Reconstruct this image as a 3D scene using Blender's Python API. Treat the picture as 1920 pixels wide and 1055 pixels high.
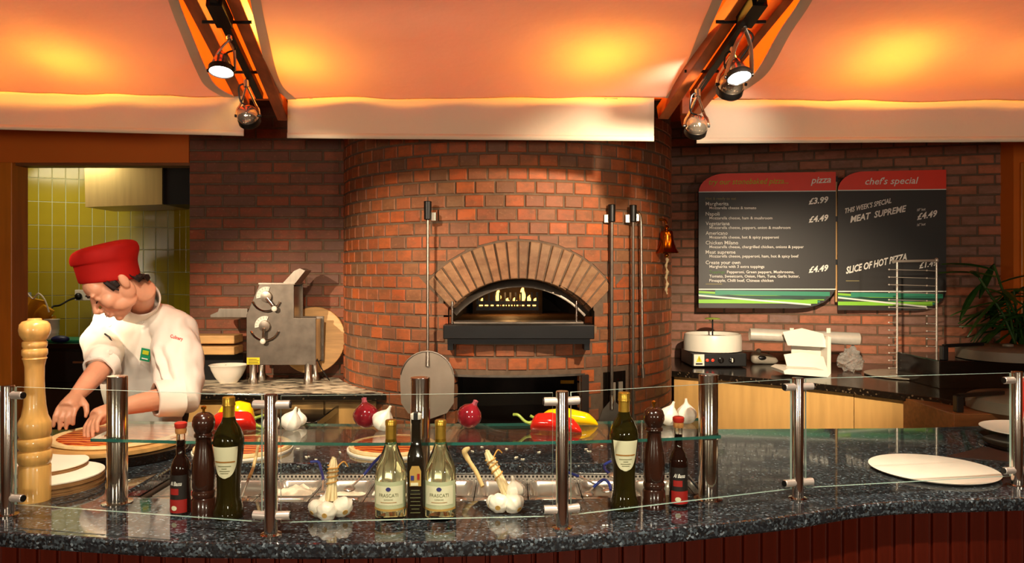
import bpy, bmesh, math, random
from mathutils import Vector, Matrix, Euler, noise
random.seed(7)
for _o in list(bpy.data.objects): bpy.data.objects.remove(_o)
SC = bpy.context.scene
COL = SC.collection
PI = math.pi
# ---------------------------------------------------------------- camera
F = 1408.0; CX = 960.0; HY = 510.0; EYE = 1.62; TOP = 0.92     # focal length in px, horizon row, eye height, worktop height
cam = bpy.data.cameras.new('camera'); camo = bpy.data.objects.new('camera', cam); COL.objects.link(camo)
camo.location = (0, 0, EYE); camo.rotation_euler = (PI/2, 0, 0)
cam.sensor_width = 36; cam.lens = F/1920*36; cam.shift_y = (HY-527.5)/1920; cam.clip_start = 0.05
SC.camera = camo
# ---------------------------------------------------------------- world, lamps, exposure
w = bpy.data.worlds.new('hall'); SC.world = w; w.use_nodes = True
w.node_tree.nodes['Background'].inputs[0].default_value = (1.0, 0.75, 0.52, 1)
w.node_tree.nodes['Background'].inputs[1].default_value = 0.11
vs = SC.view_settings
vs.view_transform = 'Standard'; vs.look = 'None'; vs.gamma = 1; vs.use_curve_mapping = False; vs.exposure = 0.0
def lamp(name, typ, loc, energy, color=(1, .8, .6), target=None, size=.05, angle=60, blend=.5):
    l = bpy.data.lights.new(name, typ); o = bpy.data.objects.new(name, l); COL.objects.link(o)
    o.location = loc; l.energy = energy; l.color = color
    if typ in ('POINT', 'SPOT'): l.shadow_soft_size = size
    if typ == 'SPOT': l.spot_size = math.radians(angle); l.spot_blend = blend
    if typ == 'AREA': l.size = size
    if target is not None:
        o.rotation_euler = (Vector(target)-Vector(loc)).to_track_quat('-Z', 'Y').to_euler()
    return o
WARM = (1.0, .86, .68); ORANGE = (1.0, .47, .055); AMBER = (1.0, .80, .57)
# track spots over the counter (the two tracks run on towards the hall)
lamp('spot_light', 'SPOT', (-1.12, 2.05, 2.52), 110, WARM, (-1.40, 2.65, .92), .03, 70, .7)
lamp('spot_light', 'SPOT', (-0.95, 1.45, 2.55), 55, WARM, (-1.62, 3.2, 1.30), .03, 46, .8)
lamp('spot_light', 'SPOT', (-0.55, 1.20, 2.60), 190, WARM, (-.40, 2.35, .92), .03, 66, .7)
lamp('spot_light', 'SPOT', (0.75, 1.30, 2.60), 190, WARM, (.55, 2.4, .92), .03, 66, .7)
lamp('spot_light', 'SPOT', (1.15, 2.05, 2.52), 170, WARM, (1.70, 2.7, .92), .03, 66, .7)
# spots aimed at the wall and the oven
lamp('spot_light', 'SPOT', (1.02, 2.70, 2.40), 250, AMBER, (.22, 4.15, 1.70), .03, 58, 1)
lamp('spot_light', 'SPOT', (-1.05, 2.95, 2.36), 170, AMBER, (-.70, 4.5, 1.15), .03, 66, 1)
lamp('spot_light', 'SPOT', (-2.5, 2.2, 2.35), 400, AMBER, (-1.4, 5.0, .85), .03, 40, .9)
lamp('spot_light', 'SPOT', (1.15, 2.6, 2.22), 680, AMBER, (2.10, 5.8, .85), .03, 46, .9)
# lamps grazing the pelmets
lamp('spot_light', 'SPOT', (1.02, 3.25, 2.36), 6, WARM, (1.02, 3.63, 2.25), .02, 95, .9)
lamp('spot_light', 'SPOT', (.86, 3.3, 2.38), 4.5, WARM, (.72, 3.55, 2.55), .02, 80, .9)
lamp('spot_light', 'SPOT', (-1.2, 3.2, 2.3), 1.2, WARM, (-1.2, 3.63, 2.22), .02, 100, .9)
# orange lamps hidden between the canopies and the ceiling
for (x, y, z, e) in [(-1.95, 3.32, 2.74, 19), (-2.5, 3.32, 2.74, 12), (-.95, 3.32, 2.73, 19), (.38, 3.32, 2.74, 24), (1.65, 3.30, 2.74, 24), (-3.3, 3.3, 2.75, 7), (2.9, 3.3, 2.75, 11), (2.2, 3.3, 2.76, 6)]:
    lamp('canopy_light', 'POINT', (x, y, z), e, ORANGE, size=.09)
# kitchen strip, then unseen fill lamps added behind the viewer
lamp('kitchen_light', 'AREA', (-3.6, 5.75, 2.6), 11, (1, .9, .62), (-3.4, 6.4, 1.2), .5)
for x in (-2.4, 0, 2.4): lamp('front_fill_light', 'POINT', (x, -1.2, 1.6), 115, WARM, size=.15)

# ---------------------------------------------------------------- pixel helpers (a pixel is a direction; the depth comes from what the thing touches)
def P(px, py, d): return Vector(((px-CX)/F*d, d, EYE-(py-HY)/F*d))
def G(px, py, z=TOP): return P(px, py, (EYE-z)*F/(py-HY))
# ---------------------------------------------------------------- colours and materials
def C(h, a=1):
    h = h.lstrip('#'); v = [int(h[i:i+2], 16)/255 for i in (0, 2, 4)]
    return tuple((c/12.92 if c <= .04045 else ((c+.055)/1.055)**2.4) for c in v)+(a,)
MATS = {}
class NT:
    def __init__(s, name):
        s.m = bpy.data.materials.new(name); s.m.use_nodes = True; s.t = s.m.node_tree
        s.b = s.t.nodes['Principled BSDF']; s.out = s.t.nodes['Material Output']; MATS[name] = s.m
    def n(s, typ, **kw):
        nd = s.t.nodes.new('ShaderNode'+typ)
        for k, v in kw.items():
            if k in nd.inputs: nd.inputs[k].default_value = v
            else: setattr(nd, k, v)
        return nd
    def l(s, a, b): s.t.links.new(a, b)
    def obj(s, scale=1):
        c = s.n('TexCoord'); mp = s.n('Mapping'); s.l(c.outputs['Object'], mp.inputs[0])
        mp.inputs['Scale'].default_value = scale if isinstance(scale, tuple) else (scale,)*3
        return mp.outputs[0]
    def ramp(s, fac, stops, interp='LINEAR'):
        r = s.n('ValToRGB'); e = r.color_ramp; e.interpolation = interp
        while len(e.elements) < len(stops): e.elements.new(1)
        for el, (p, c) in zip(e.elements, stops): el.position = p; el.color = c
        s.l(fac, r.inputs[0]); return r.outputs[0]
    def mix(s, fac, a, b, mode='MIX'):
        m = s.n('MixRGB', blend_type=mode)
        for i, v in enumerate((fac, a, b)):
            if hasattr(v, 'links'): s.l(v, m.inputs[i])
            else: m.inputs[i].default_value = v
        return m.outputs[0]
    def bump(s, h, strength=.3, dist=.01):
        b = s.n('Bump'); b.inputs['Strength'].default_value = strength; b.inputs['Distance'].default_value = dist
        s.l(h, b.inputs['Height']); s.l(b.outputs[0], s.b.inputs['Normal'])
def mat(name, col, rough=.5, metal=0, var=.12, scale=12, stretch=(1, 1, 1), bump=0, spec=.5, trans=0, ior=1.45, emit=0, coat=0, sss=0):
    t = NT(name); b = t.b; c = C(col) if isinstance(col, str) else col
    b.inputs['Roughness'].default_value = rough; b.inputs['Metallic'].default_value = metal
    b.inputs['Specular IOR Level'].default_value = spec; b.inputs['Transmission Weight'].default_value = trans
    b.inputs['IOR'].default_value = ior; b.inputs['Coat Weight'].default_value = coat
    if sss: b.inputs['Subsurface Weight'].default_value = sss; b.inputs['Subsurface Radius'].default_value = (.012, .005, .003)
    if var:
        no = t.n('TexNoise', Scale=1.0, Detail=5.0); t.l(t.obj(tuple(scale*q for q in stretch)), no.inputs['Vector'])
        lo = tuple(x*(1-var) for x in c[:3])+(1,); hi = tuple(min(1, x*(1+var)) for x in c[:3])+(1,)
        t.l(t.ramp(no.outputs[0], [(.3, lo), (.7, hi)]), b.inputs['Base Color'])
        if bump: t.bump(no.outputs[0], bump, .004)
    else: b.inputs['Base Color'].default_value = c
    if emit: b.inputs['Emission Color'].default_value = c; b.inputs['Emission Strength'].default_value = emit
    return t.m
def brick_mat(name, stops, dark=1):
    t = NT(name)
    oi = t.n('ObjectInfo'); ge = t.n('NewGeometry'); a = t.n('Math', operation='ADD'); f = t.n('Math', operation='FRACT')
    t.l(oi.outputs['Random'], a.inputs[0]); t.l(ge.outputs['Random Per Island'], a.inputs[1]); t.l(a.outputs[0], f.inputs[0])
    base = t.ramp(f.outputs[0], [(p, tuple(q*dark for q in C(c)[:3])+(1,)) for p, c in stops])
    pos = t.n('NewGeometry'); mp = t.n('Mapping'); t.l(pos.outputs['Position'], mp.inputs[0]); mp.inputs['Scale'].default_value = (11, 11, 22)
    n1 = t.n('TexNoise', Scale=1.0, Detail=6.0, Roughness=.65); t.l(mp.outputs[0], n1.inputs['Vector'])
    n2 = t.n('TexNoise', Scale=60.0, Detail=3.0); t.l(pos.outputs['Position'], n2.inputs['Vector'])
    c1 = t.mix(t.ramp(n1.outputs[0], [(.42, (0, 0, 0, 1)), (.68, (.75, .75, .75, 1))]), base, tuple(q*dark for q in C('#7a5236')[:3])+(1,))
    c2 = t.mix(t.ramp(n2.outputs[0], [(.6, (0, 0, 0, 1)), (.8, (.35, .35, .35, 1))]), c1, C('#b5835a'))
    t.l(c2, t.b.inputs['Base Color']); t.b.inputs['Roughness'].default_value = .62; t.b.inputs['Specular IOR Level'].default_value = .35
    t.bump(n2.outputs[0], .35, .003)
    return t.m
RED = [(0, '#8e4326'), (.2, '#a94a22'), (.4, '#75452f'), (.55, '#b3501f'), (.72, '#6e4a38'), (.86, '#96401f'), (1, '#7d5a42')]
brick_mat('brick_oven', [(0, '#a9653f'), (.14, '#c4602e'), (.3, '#8c5f42'), (.42, '#c96630'), (.56, '#7d5b45'), (.7, '#b85a2e'), (.84, '#8f6a4a'), (1, '#b55c32')], .74)
brick_mat('brick_left', [(0, '#8e4c36'), (.2, '#a8532f'), (.4, '#7d5543'), (.6, '#ad5a34'), (.8, '#77584b'), (1, '#96533a')], .72)
brick_mat('brick_right', [(0, '#a05f45'), (.2, '#8f6a59'), (.4, '#b56842'), (.6, '#8b6b5f'), (.8, '#c06c46'), (1, '#836758')], .85)
brick_mat('brick_arch', [(0, '#8c6a4c'), (.5, '#a07a56'), (1, '#b07c54')], .75)
mat('mortar', '#63503f', .9, var=.2, scale=30, bump=.4)
mat('soot', '#241a14', .9, var=.4, scale=8)
mat('orange_paint', '#d06a18', .6, var=.04, scale=3)
mat('door_wood', '#c8741f', .35, var=.12, scale=4, stretch=(6, 6, .6))
mat('ceiling_paint', '#e0520a', .8, var=.05, scale=2)
mat('rafter', '#9a4a20', .45, var=.25, scale=6, stretch=(6, 1, 6))
mat('floor_tile', '#4a2f22', .35, var=.2, scale=4)
mat('chrome', '#d8cec2', .13, 1, var=0)
mat('steel', '#b5aa9c', .28, 1, var=.12, scale=40, stretch=(1, 1, .1))
mat('pan_steel', '#c4bbad', .22, .72, var=.06, scale=20)
mat('dull_steel', '#6f665c', .42, .75, var=.2, scale=14, bump=.05)
mat('brass', '#c58a2c', .18, 1, var=.1)
mat('copper_brass', '#c07020', .2, 1, var=.1)
mat('black_metal', '#0d0b0a', .4, .3, var=.2)
mat('black_plastic', '#0c0b0a', .4, var=.2)
mat('black_gloss', '#120e0b', .12, var=.2)
mat('maple', '#c79a5c', .38, var=.14, scale=5, stretch=(4, 4, .35))
mat('mill_wood', '#d8a459', .3, var=.2, scale=9, stretch=(5, 5, .5), coat=.4)
mat('mill_dark', '#2e150c', .2, var=.35, scale=9, stretch=(4, 4, .5), coat=.5)
mat('board_wood', '#c79a5e', .5, var=.18, scale=6, stretch=(1, 8, 8))
mat('peel_wood', '#bd8f52', .5, var=.2, scale=6, stretch=(1, 8, 8))
mat('brown_wood', '#7a4a24', .5, var=.25, scale=6, stretch=(1, 8, 8))
mat('mahogany', '#4c1508', .3, var=.35, scale=6, stretch=(5, 5, .4), coat=.15)
mat('white_ceramic', '#efe7d6', .15, var=.03)
mat('card_white', '#f3ecd8', .5, var=.04)
mat('card_brown', '#8a6238', .7, var=.25, scale=60, stretch=(.2, .2, 4))
mat('white_plastic', '#ddd6c6', .35, var=.03)
mat('grey_plastic', '#8f8778', .45, var=.08)
mat('grey_lid', '#77705f', .5, var=.1)
mat('red_dot', '#ff2a14', .3, var=0, emit=2.0)
mat('yellow_label', '#e8c81a', .5, var=.04)
mat('black_ink', '#0a0908', .6, var=0)
mat('white_ink', '#f2ece0', .6, var=0)
mat('lime_ink', '#b9c022', .6, var=0)
mat('dim_ink', '#8d8152', .6, var=0)
mat('green_ink', '#4e7c2e', .6, var=0)
mat('board_black', '#2b2825', .45, var=.08, scale=3)
mat('board_red', '#f03a1e', .4, var=.03)
mat('stripe_white', '#e9ece0', .45, var=0)
mat('stripe_lime', '#86c832', .45, var=0)
mat('stripe_teal', '#2c8a68', .45, var=0)
mat('stripe_dark', '#10402f', .45, var=0)
mat('jacket', '#ebe2d3', .75, var=.035, scale=9, bump=.08, spec=.2)
mat('hat_red', '#a3140e', .7, var=.12, scale=9, spec=.2)
mat('hair', '#1c0f0a', .6, var=.3, scale=60)
mat('skin', '#d89a78', .45, var=.08, scale=20, sss=.12)
mat('lip', '#b5624e', .45, var=.05)
mat('trousers', '#1b1a1c', .8, var=.2)
mat('badge_green', '#1e8a5c', .4, var=.03)
mat('thread_red', '#c8372e', .7, var=0)
mat('onion', '#74141e', .12, var=.45, scale=26, stretch=(1, 1, .15), coat=.5)
mat('onion_tip', '#a8505a', .5, var=.3)
mat('garlic', '#f2e8d6', .35, var=.06, scale=24, sss=.1)
mat('garlic_root', '#c79a4e', .8, var=.3, scale=90)
mat('garlic_stalk', '#dcc696', .6, var=.2, scale=30, stretch=(5, 5, .4))
mat('raffia', '#c08a3c', .7, var=.2)
mat('pepper_red', '#b81c10', .14, var=.18, coat=.5)
mat('pepper_yellow', '#f2b805', .16, var=.1, coat=.5)
mat('pepper_green', '#8a9a3a', .4, var=.2)
mat('foil_gold', '#c39a3c', .3, .85, var=.12, scale=40)
mat('oil_glass', '#241f05', .05, var=.5, scale=9, stretch=(3, 3, .6), trans=.25, ior=1.4)
mat('blade_steel', '#96897a', .42, .45, var=.12, scale=10)
mat('vinegar_glass', '#1a0a06', .05, var=.15)
mat('dark_bottle', '#15110a', .08, var=.2)
mat('label_cream', '#d9d3b0', .55, var=.05)
mat('label_green', '#b4b892', .55, var=.05)
mat('label_red', '#96160f', .5, var=.1)
mat('label_black', '#17110d', .5, var=.1)
mat('label_tan', '#b08a44', .5, var=.1)
mat('ink_green', '#6a6a44', .6, var=0)
mat('ink_brown', '#a06a28', .6, var=0)
mat('ink_blue', '#2a2a6a', .6, var=0)
mat('cork', '#a06a34', .8, var=.3, scale=80)
mat('red_wax', '#a02318', .35, var=.1)
mat('blue_handle', '#1d2c6e', .3, var=.08)
mat('bamboo', '#cfae74', .5, var=.15, scale=20, stretch=(6, 6, .5))
mat('dough', '#e3c68e', .7, var=.12, scale=30, bump=.3)
mat('tile_glaze', '#9a8a22', .16, var=.12, scale=2)
mat('grout', '#b9bf9a', .8, var=.05)
mat('hood_metal', '#b39a62', .35, .5, var=.1, scale=4, stretch=(6, 6, .4))
mat('mustard', '#c58a12', .5, var=.15)
mat('pale_blue', '#a9bccf', .5, var=.05)
mat('teal_green', '#1f7a52', .5, var=.08)
mat('navy', '#1a2150', .4, var=.1)
mat('rope', '#c9b48c', .85, var=.2, scale=80, bump=.5)
mat('leaf', '#2a4a1a', .4, var=.3, scale=20)
mat('paper_red', '#d8301c', .5, var=.03)
mat('flame', '#ffb050', .5, var=0, emit=6)
mat('lens', '#fff4e4', .5, var=0, emit=26)
mat('globe', '#b9ab98', .12, .9, var=.05)
mat('food_white', '#e8dfc4', .7, var=.1, scale=80)
mat('food_brown', '#6a2f18', .7, var=.4, scale=80)
mat('tomato', '#a8240c', .35, var=.25, scale=40)
mat('patch_brown', '#2a160e', .6, var=.2)
# granite
t = NT('granite'); co = t.obj(1)
v = t.n('TexVoronoi', Scale=170.0); t.l(co, v.inputs['Vector'])
nz = t.n('TexNoise', Scale=22.0, Detail=4.0); t.l(co, nz.inputs['Vector'])
sep = t.n('SeparateColor'); t.l(v.outputs['Color'], sep.inputs[0])
chip = t.ramp(sep.outputs[0], [(.0, C('#16181a')), (.35, C('#24282b')), (.58, C('#3d464b')), (.74, C('#2a2622')), (.84, C('#4c575d')), (.96, C('#76838a'))], 'CONSTANT')
t.l(t.mix(t.ramp(nz.outputs[0], [(.4, (0, 0, 0, 1)), (.75, (.8, .8, .8, 1))]), chip, C('#22262a')), t.b.inputs['Base Color'])
t.b.inputs['Roughness'].default_value = .06; t.b.inputs['Coat Weight'].default_value = .2; t.b.inputs['Coat Roughness'].default_value = .03
# darker granite of the back worktops
t = NT('granite_dark'); co = t.obj(1)
v = t.n('TexVoronoi', Scale=110.0); t.l(co, v.inputs['Vector']); sep = t.n('SeparateColor'); t.l(v.outputs['Color'], sep.inputs[0])
t.l(t.ramp(sep.outputs[0], [(0, C('#15110d')), (.8, C('#221b14')), (.95, C('#5b4a38'))], 'CONSTANT'), t.b.inputs['Base Color']); t.b.inputs['Roughness'].default_value = .16
# worktop dusted with flour
t = NT('floured_steel'); co = t.obj((3, 9, 3))
n1 = t.n('TexNoise', Scale=1.6, Detail=6.0, Distortion=2.5); t.l(co, n1.inputs['Vector'])
t.l(t.ramp(n1.outputs[0], [(.42, C('#3c352c')), (.56, C('#d8ccb0'))]), t.b.inputs['Base Color']); t.b.inputs['Roughness'].default_value = .45
# tomato sauce spread over dough
t = NT('sauce'); co = t.obj(1)
wv = t.n('TexWave', wave_type='RINGS', Scale=9.0, Distortion=6.0, Detail=3.0); t.l(co, wv.inputs['Vector'])
t.l(t.ramp(wv.outputs[0], [(.1, C('#8e2408')), (.55, C('#c2420f')), (.9, C('#dd8a3a'))]), t.b.inputs['Base Color']); t.b.inputs['Roughness'].default_value = .35
# canopy fabric: lets the lamps above shine through
def fabric(name, col, tcol, f):
    t = NT(name); t.t.nodes.remove(t.b)
    no = t.n('TexNoise', Scale=3.0, Detail=5.0); t.l(t.obj((1, 1, 1)), no.inputs['Vector'])
    bp = t.n('Bump'); bp.inputs['Strength'].default_value = .25; bp.inputs['Distance'].default_value = .05; t.l(no.outputs[0], bp.inputs['Height'])
    d = t.n('BsdfDiffuse'); d.inputs[0].default_value = C(col); tr = t.n('BsdfTranslucent'); tr.inputs[0].default_value = C(tcol)
    for q in (d, tr): t.l(bp.outputs[0], q.inputs['Normal'])
    m = t.n('MixShader'); m.inputs[0].default_value = f; t.l(d.outputs[0], m.inputs[1]); t.l(tr.outputs[0], m.inputs[2]); t.l(m.outputs[0], t.out.inputs[0])
fabric('canopy_cloth', '#efe0cc', '#fff2da', .36)
fabric('pelmet_cloth', '#d6c7b0', '#e6c8a0', .12)
fabric('hem_cloth', '#cdbda0', '#e6c8a0', .15)
# clear panes
def pane(name, tint, gl=1.0):
    t = NT(name); t.t.nodes.remove(t.b)
    tr = t.n('BsdfTransparent'); tr.inputs[0].default_value = tint; g = t.n('BsdfGlossy'); g.inputs['Roughness'].default_value = 0.0
    lw_ = t.n('LayerWeight'); lw_.inputs[0].default_value = .5; pw = t.n('Math', operation='POWER'); t.l(lw_.outputs['Facing'], pw.inputs[0]); pw.inputs[1].default_value = 4.5
    fr = t.n('Math', operation='MULTIPLY_ADD'); t.l(pw.outputs[0], fr.inputs[0]); fr.inputs[1].default_value = .95; fr.inputs[2].default_value = .045; m = t.n('MixShader')
    t.l(fr.outputs[0], m.inputs[0]); t.l(tr.outputs[0], m.inputs[1]); t.l(g.outputs[0], m.inputs[2]); t.l(m.outputs[0], t.out.inputs[0])
pane('clear_pane', (.97, .99, .975, 1))
mat('film', '#d8d4cc', .15, var=0, trans=.75, ior=1.2)
mat('satin_steel', '#cfc6ba', .3, .6, var=0)
mat('screen_metal', '#b0a592', .4, .3, var=.15, scale=60)
mat('pane_edge', '#2f7468', .08, var=0, trans=.5)
mat('screen_edge', '#a9c9bd', .12, var=0, trans=.25)
mat('foil', '#c8c2b6', .3, .35, var=.05, scale=30)
t = NT('wine_glass'); t.b.inputs['Base Color'].default_value = (.80, .88, .58, 1); t.b.inputs['Transmission Weight'].default_value = 1; t.b.inputs['Roughness'].default_value = 0.02; t.b.inputs['IOR'].default_value = 1.3
t = NT('clear_glass'); t.b.inputs['Base Color'].default_value = (.95, .93, .88, 1); t.b.inputs['Transmission Weight'].default_value = 1; t.b.inputs['Roughness'].default_value = 0.03; t.b.inputs['IOR'].default_value = 1.2

# ---------------------------------------------------------------- mesh builder
WL = {}
def wloc(o): return WL.get(o.name, Vector((0, 0, 0))) if o else Vector((0, 0, 0))
class MB:
    def __init__(s): s.v = []; s.f = []; s.mi = []
    def add(s, vs, fs, mi=0):
        n = len(s.v); s.v += [Vector(q) for q in vs]; s.f += [[i+n for i in f] for f in fs]; s.mi += [mi]*len(fs); return s
    def box(s, x0, x1, y0, y1, z0, z1, mi=0):
        return s.add([(x, y, z) for z in (z0, z1) for y in (y0, y1) for x in (x0, x1)],
                     [(0, 2, 3, 1), (4, 5, 7, 6), (0, 1, 5, 4), (2, 6, 7, 3), (0, 4, 6, 2), (1, 3, 7, 5)], mi)
    def bar(s, a, b, w, h, up=(0, 0, 1), mi=0):
        a = Vector(a); b = Vector(b); d = (b-a).normalized(); x = d.cross(Vector(up)).normalized(); u = x.cross(d)
        vs = [p+x*(i*w/2)+u*(j*h/2) for p in (a, b) for (i, j) in ((-1, -1), (1, -1), (1, 1), (-1, 1))]
        return s.add(vs, [(0, 1, 2, 3), (7, 6, 5, 4), (0, 4, 5, 1), (1, 5, 6, 2), (2, 6, 7, 3), (3, 7, 4, 0)], mi)
    def rings(s, rs, cap=True, mi=0, closed=True):
        n = len(rs[0]); vs = [q for r in rs for q in r]; fs = []
        for k in range(len(rs)-1):
            for i in range(n if closed else n-1):
                j = (i+1) % n; fs.append((k*n+i, k*n+j, (k+1)*n+j, (k+1)*n+i))
        if cap: fs.append(tuple(range(n))[::-1]); fs.append(tuple((len(rs)-1)*n+i for i in range(n)))
        return s.add(vs, fs, mi)
    def lathe(s, prof, c=(0, 0, 0), seg=24, mi=0, sx=1, sy=1, lobes=0, amp=0, cap=True, axis=None):
        c = Vector(c); rs = []; M = Matrix.Identity(3)
        if axis is not None: M = Vector((0, 0, 1)).rotation_difference(Vector(axis)).to_matrix()
        for r, z in prof:
            ring = []
            for i in range(seg):
                a = 2*PI*i/seg; q = r*(1+amp*math.cos(lobes*a)) if lobes else r
                ring.append(c+M@Vector((math.cos(a)*q*sx, math.sin(a)*q*sy, z)))
            rs.append(ring)
        return s.rings(rs, cap, mi)
    def cyl(s, a, b, r, r2=None, seg=14, mi=0):
        return s.tube([a, b], [r, r if r2 is None else r2], seg, mi)
    def tube(s, pts, r, seg=8, mi=0, flat=1):
        pts = [Vector(p) for p in pts]; n = len(pts); rr = list(r) if isinstance(r, (list, tuple)) else [r]*n; rs = []
        if len(rr) != n: rr = [interp([(k_/(len(rr)-1), v_) for k_, v_ in enumerate(rr)], i/(n-1)) for i in range(n)]
        pu = None
        for i, p in enumerate(pts):
            d = (pts[min(i+1, n-1)]-pts[max(i-1, 0)]).normalized()
            if pu is None: pu = d.orthogonal().normalized()
            x = (pu-d*pu.dot(d))
            x = x.normalized() if x.length > 1e-5 else d.orthogonal().normalized(); pu = x; y = d.cross(x)
            rs.append([p+x*math.cos(2*PI*k/seg)*rr[i]+y*math.sin(2*PI*k/seg)*rr[i]*flat for k in range(seg)])
        return s.rings(rs, True, mi)
    def ell(s, c, r, M=None, seg=16, rng=10, mi=0):
        c = Vector(c); M = M or Matrix.Identity(3); rs = []
        for k in range(rng+1):
            t_ = PI*min(max(k/rng, .012), .988)
            rs.append([c+M@Vector((r[0]*math.sin(t_)*math.cos(2*PI*i/seg), r[1]*math.sin(t_)*math.sin(2*PI*i/seg), -r[2]*math.cos(t_))) for i in range(seg)])
        return s.rings(rs, True, mi)
    def prism(s, poly, z0, z1, mi=0):
        return s.rings([[Vector((x, y, z0)) for x, y in poly], [Vector((x, y, z1)) for x, y in poly]], True, mi)
    def grid(s, pts, mi=0):
        n = len(pts[0]); return s.rings(pts, False, mi, closed=False)
    def mesh(s, name, off=Vector((0, 0, 0))):
        me = bpy.data.meshes.new(name); me.from_pydata([tuple(q-off) for q in s.v], [], s.f); return me
    def build(s, name, m, parent=None, smooth=False, bevel=0, fix=True, sub=0, solid=0):
        xs = [q.x for q in s.v]; ys = [q.y for q in s.v]; zs = [q.z for q in s.v]
        c = Vector(((min(xs)+max(xs))/2, (min(ys)+max(ys))/2, min(zs)))
        me = s.mesh(name, c)
        for mm in (m if isinstance(m, (list, tuple)) else [m]): me.materials.append(MATS[mm])
        me.polygons.foreach_set('material_index', s.mi)
        if fix:
            bm = bmesh.new(); bm.from_mesh(me); bmesh.ops.recalc_face_normals(bm, faces=bm.faces); bm.to_mesh(me); bm.free()
        if smooth: me.polygons.foreach_set('use_smooth', [True]*len(me.polygons))
        return place(name, me, c, parent, bevel, sub, smooth, solid)
def place(name, me, c, parent=None, bevel=0, sub=0, smooth=False, solid=0, rot=None):
    o = bpy.data.objects.new(name, me); COL.objects.link(o); c = Vector(c)
    if parent: o.parent = parent
    o.location = c-wloc(parent); WL[o.name] = c
    if rot is not None: o.rotation_euler = rot
    if solid: md = o.modifiers.new('thickness', 'SOLIDIFY'); md.thickness = solid; md.offset = 0
    if bevel: md = o.modifiers.new('edge', 'BEVEL'); md.width = bevel; md.segments = 2; md.limit_method = 'ANGLE'
    if sub: md = o.modifiers.new('round', 'SUBSURF'); md.levels = sub; md.render_levels = sub
    if smooth and not sub:
        try: o.data.set_sharp_from_angle(angle=math.radians(42))
        except Exception: pass
    return o
def tag(o, label, cat, group=None, kind=None):
    if label: o['label'] = label
    if cat: o['category'] = cat
    if group: o['group'] = group
    if kind: o['kind'] = kind
    return o
def thing(name, loc, label, cat, group=None):
    o = bpy.data.objects.new(name, None); COL.objects.link(o); o.location = loc; o.empty_display_size = .05
    WL[o.name] = Vector(loc); return tag(o, label, cat, group)
def structure(o, label=None):
    o['kind'] = 'structure'
    if label: o['label'] = label
    return o
def put(root, loc, rz=0, s=1):
    root.location = loc; root.rotation_euler = (0, 0, rz); root.scale = (s, s, s); return root
def copy_tree(o, parent=None):
    c = o.copy(); COL.objects.link(c); c.parent = parent
    for ch in o.children: copy_tree(ch, c)
    return c
def dup(o, loc, rz=0, label=None, s=1, group=None):
    c = copy_tree(o); put(c, loc, rz, s)
    if label: c['label'] = label
    if group: c['group'] = group
    return c
def text2d(s, size=1.0, shear=0.0, bold=0.0):
    cu = bpy.data.curves.new('lettering', 'FONT'); cu.body = s; cu.size = size; cu.shear = shear; cu.offset = bold; cu.resolution_u = 2
    o = bpy.data.objects.new('lettering', cu); COL.objects.link(o)
    dg = bpy.context.evaluated_depsgraph_get(); me = bpy.data.meshes.new_from_object(o.evaluated_get(dg))
    vs = [q.co.copy() for q in me.vertices]; fs = [tuple(p.vertices) for p in me.polygons]
    bpy.data.objects.remove(o); bpy.data.curves.remove(cu); bpy.data.meshes.remove(me)
    return vs, fs
def bent_text(s, width, height, r, z, ang, name, m, parent, shear=0, bold=0, inner=False):
    """lettering wrapped on an upright cylinder of radius r about the origin, facing the angle ang"""
    vs, fs = text2d(s, 1, shear, bold)
    x0 = min(q.x for q in vs); x1 = max(q.x for q in vs); y0 = min(q.y for q in vs); y1 = max(q.y for q in vs); mb = MB(); out = []
    for q in vs:
        a = ((q.x-x0)/(x1-x0)-.5)*width/r*(-1 if inner else 1); zz = z+(q.y-y0)/(y1-y0)*height
        out.append((r*math.cos(ang+a), r*math.sin(ang+a), zz))
    mb.add(out, fs); return mb.build(name, m, parent, fix=False)
def wrap(r, z0, z1, a0, a1, name, m, parent, n=14, taper=None, round_=0):
    """label wrapped on a bottle; round_ gives a rounded outline"""
    g = []
    for k in range(19):
        t_ = k/18; row = []
        for i in range(n+1):
            u = i/n*2-1; vv = t_*2-1
            if round_ > 0: u *= math.sqrt(max(0, 1-abs(vv)**round_*.999))
            elif round_ < 0 and t_ < .6: u *= math.sqrt(max(0, 1-((.6-t_)/.6)**(-round_)*.99))
            z = z0+(z1-z0)*t_; a = (a0+a1)/2+u*(a1-a0)/2; rr = (taper(z) if taper else r)+.0008
            row.append(Vector((rr*math.cos(a), rr*math.sin(a), z)))
        g.append(row)
    return MB().grid(g).build(name, m, parent, smooth=True, fix=False)
def interp(pts, x):
    if x <= pts[0][0]: (xa, ya), (xb, yb) = pts[0], pts[1]
    else:
        for (xa, ya), (xb, yb) in zip(pts, pts[1:]):
            if x <= xb: break
    return ya+(yb-ya)*(x-xa)/(xb-xa)
def smoothline(pts, n):
    """Catmull-Rom through points (Vectors)"""
    pts = [Vector(p) for p in pts]; out = []; m = len(pts)-1
    for k in range(n+1):
        t_ = k/n*m; i = min(int(t_), m-1); u = t_-i
        p0 = pts[max(i-1, 0)]; p1 = pts[i]; p2 = pts[i+1]; p3 = pts[min(i+2, m)]
        out.append(.5*((2*p1)+(p2-p0)*u+(2*p0-5*p1+4*p2-p3)*u*u+(3*p1-p0-3*p2+p3)*u**3))
    return out
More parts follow.
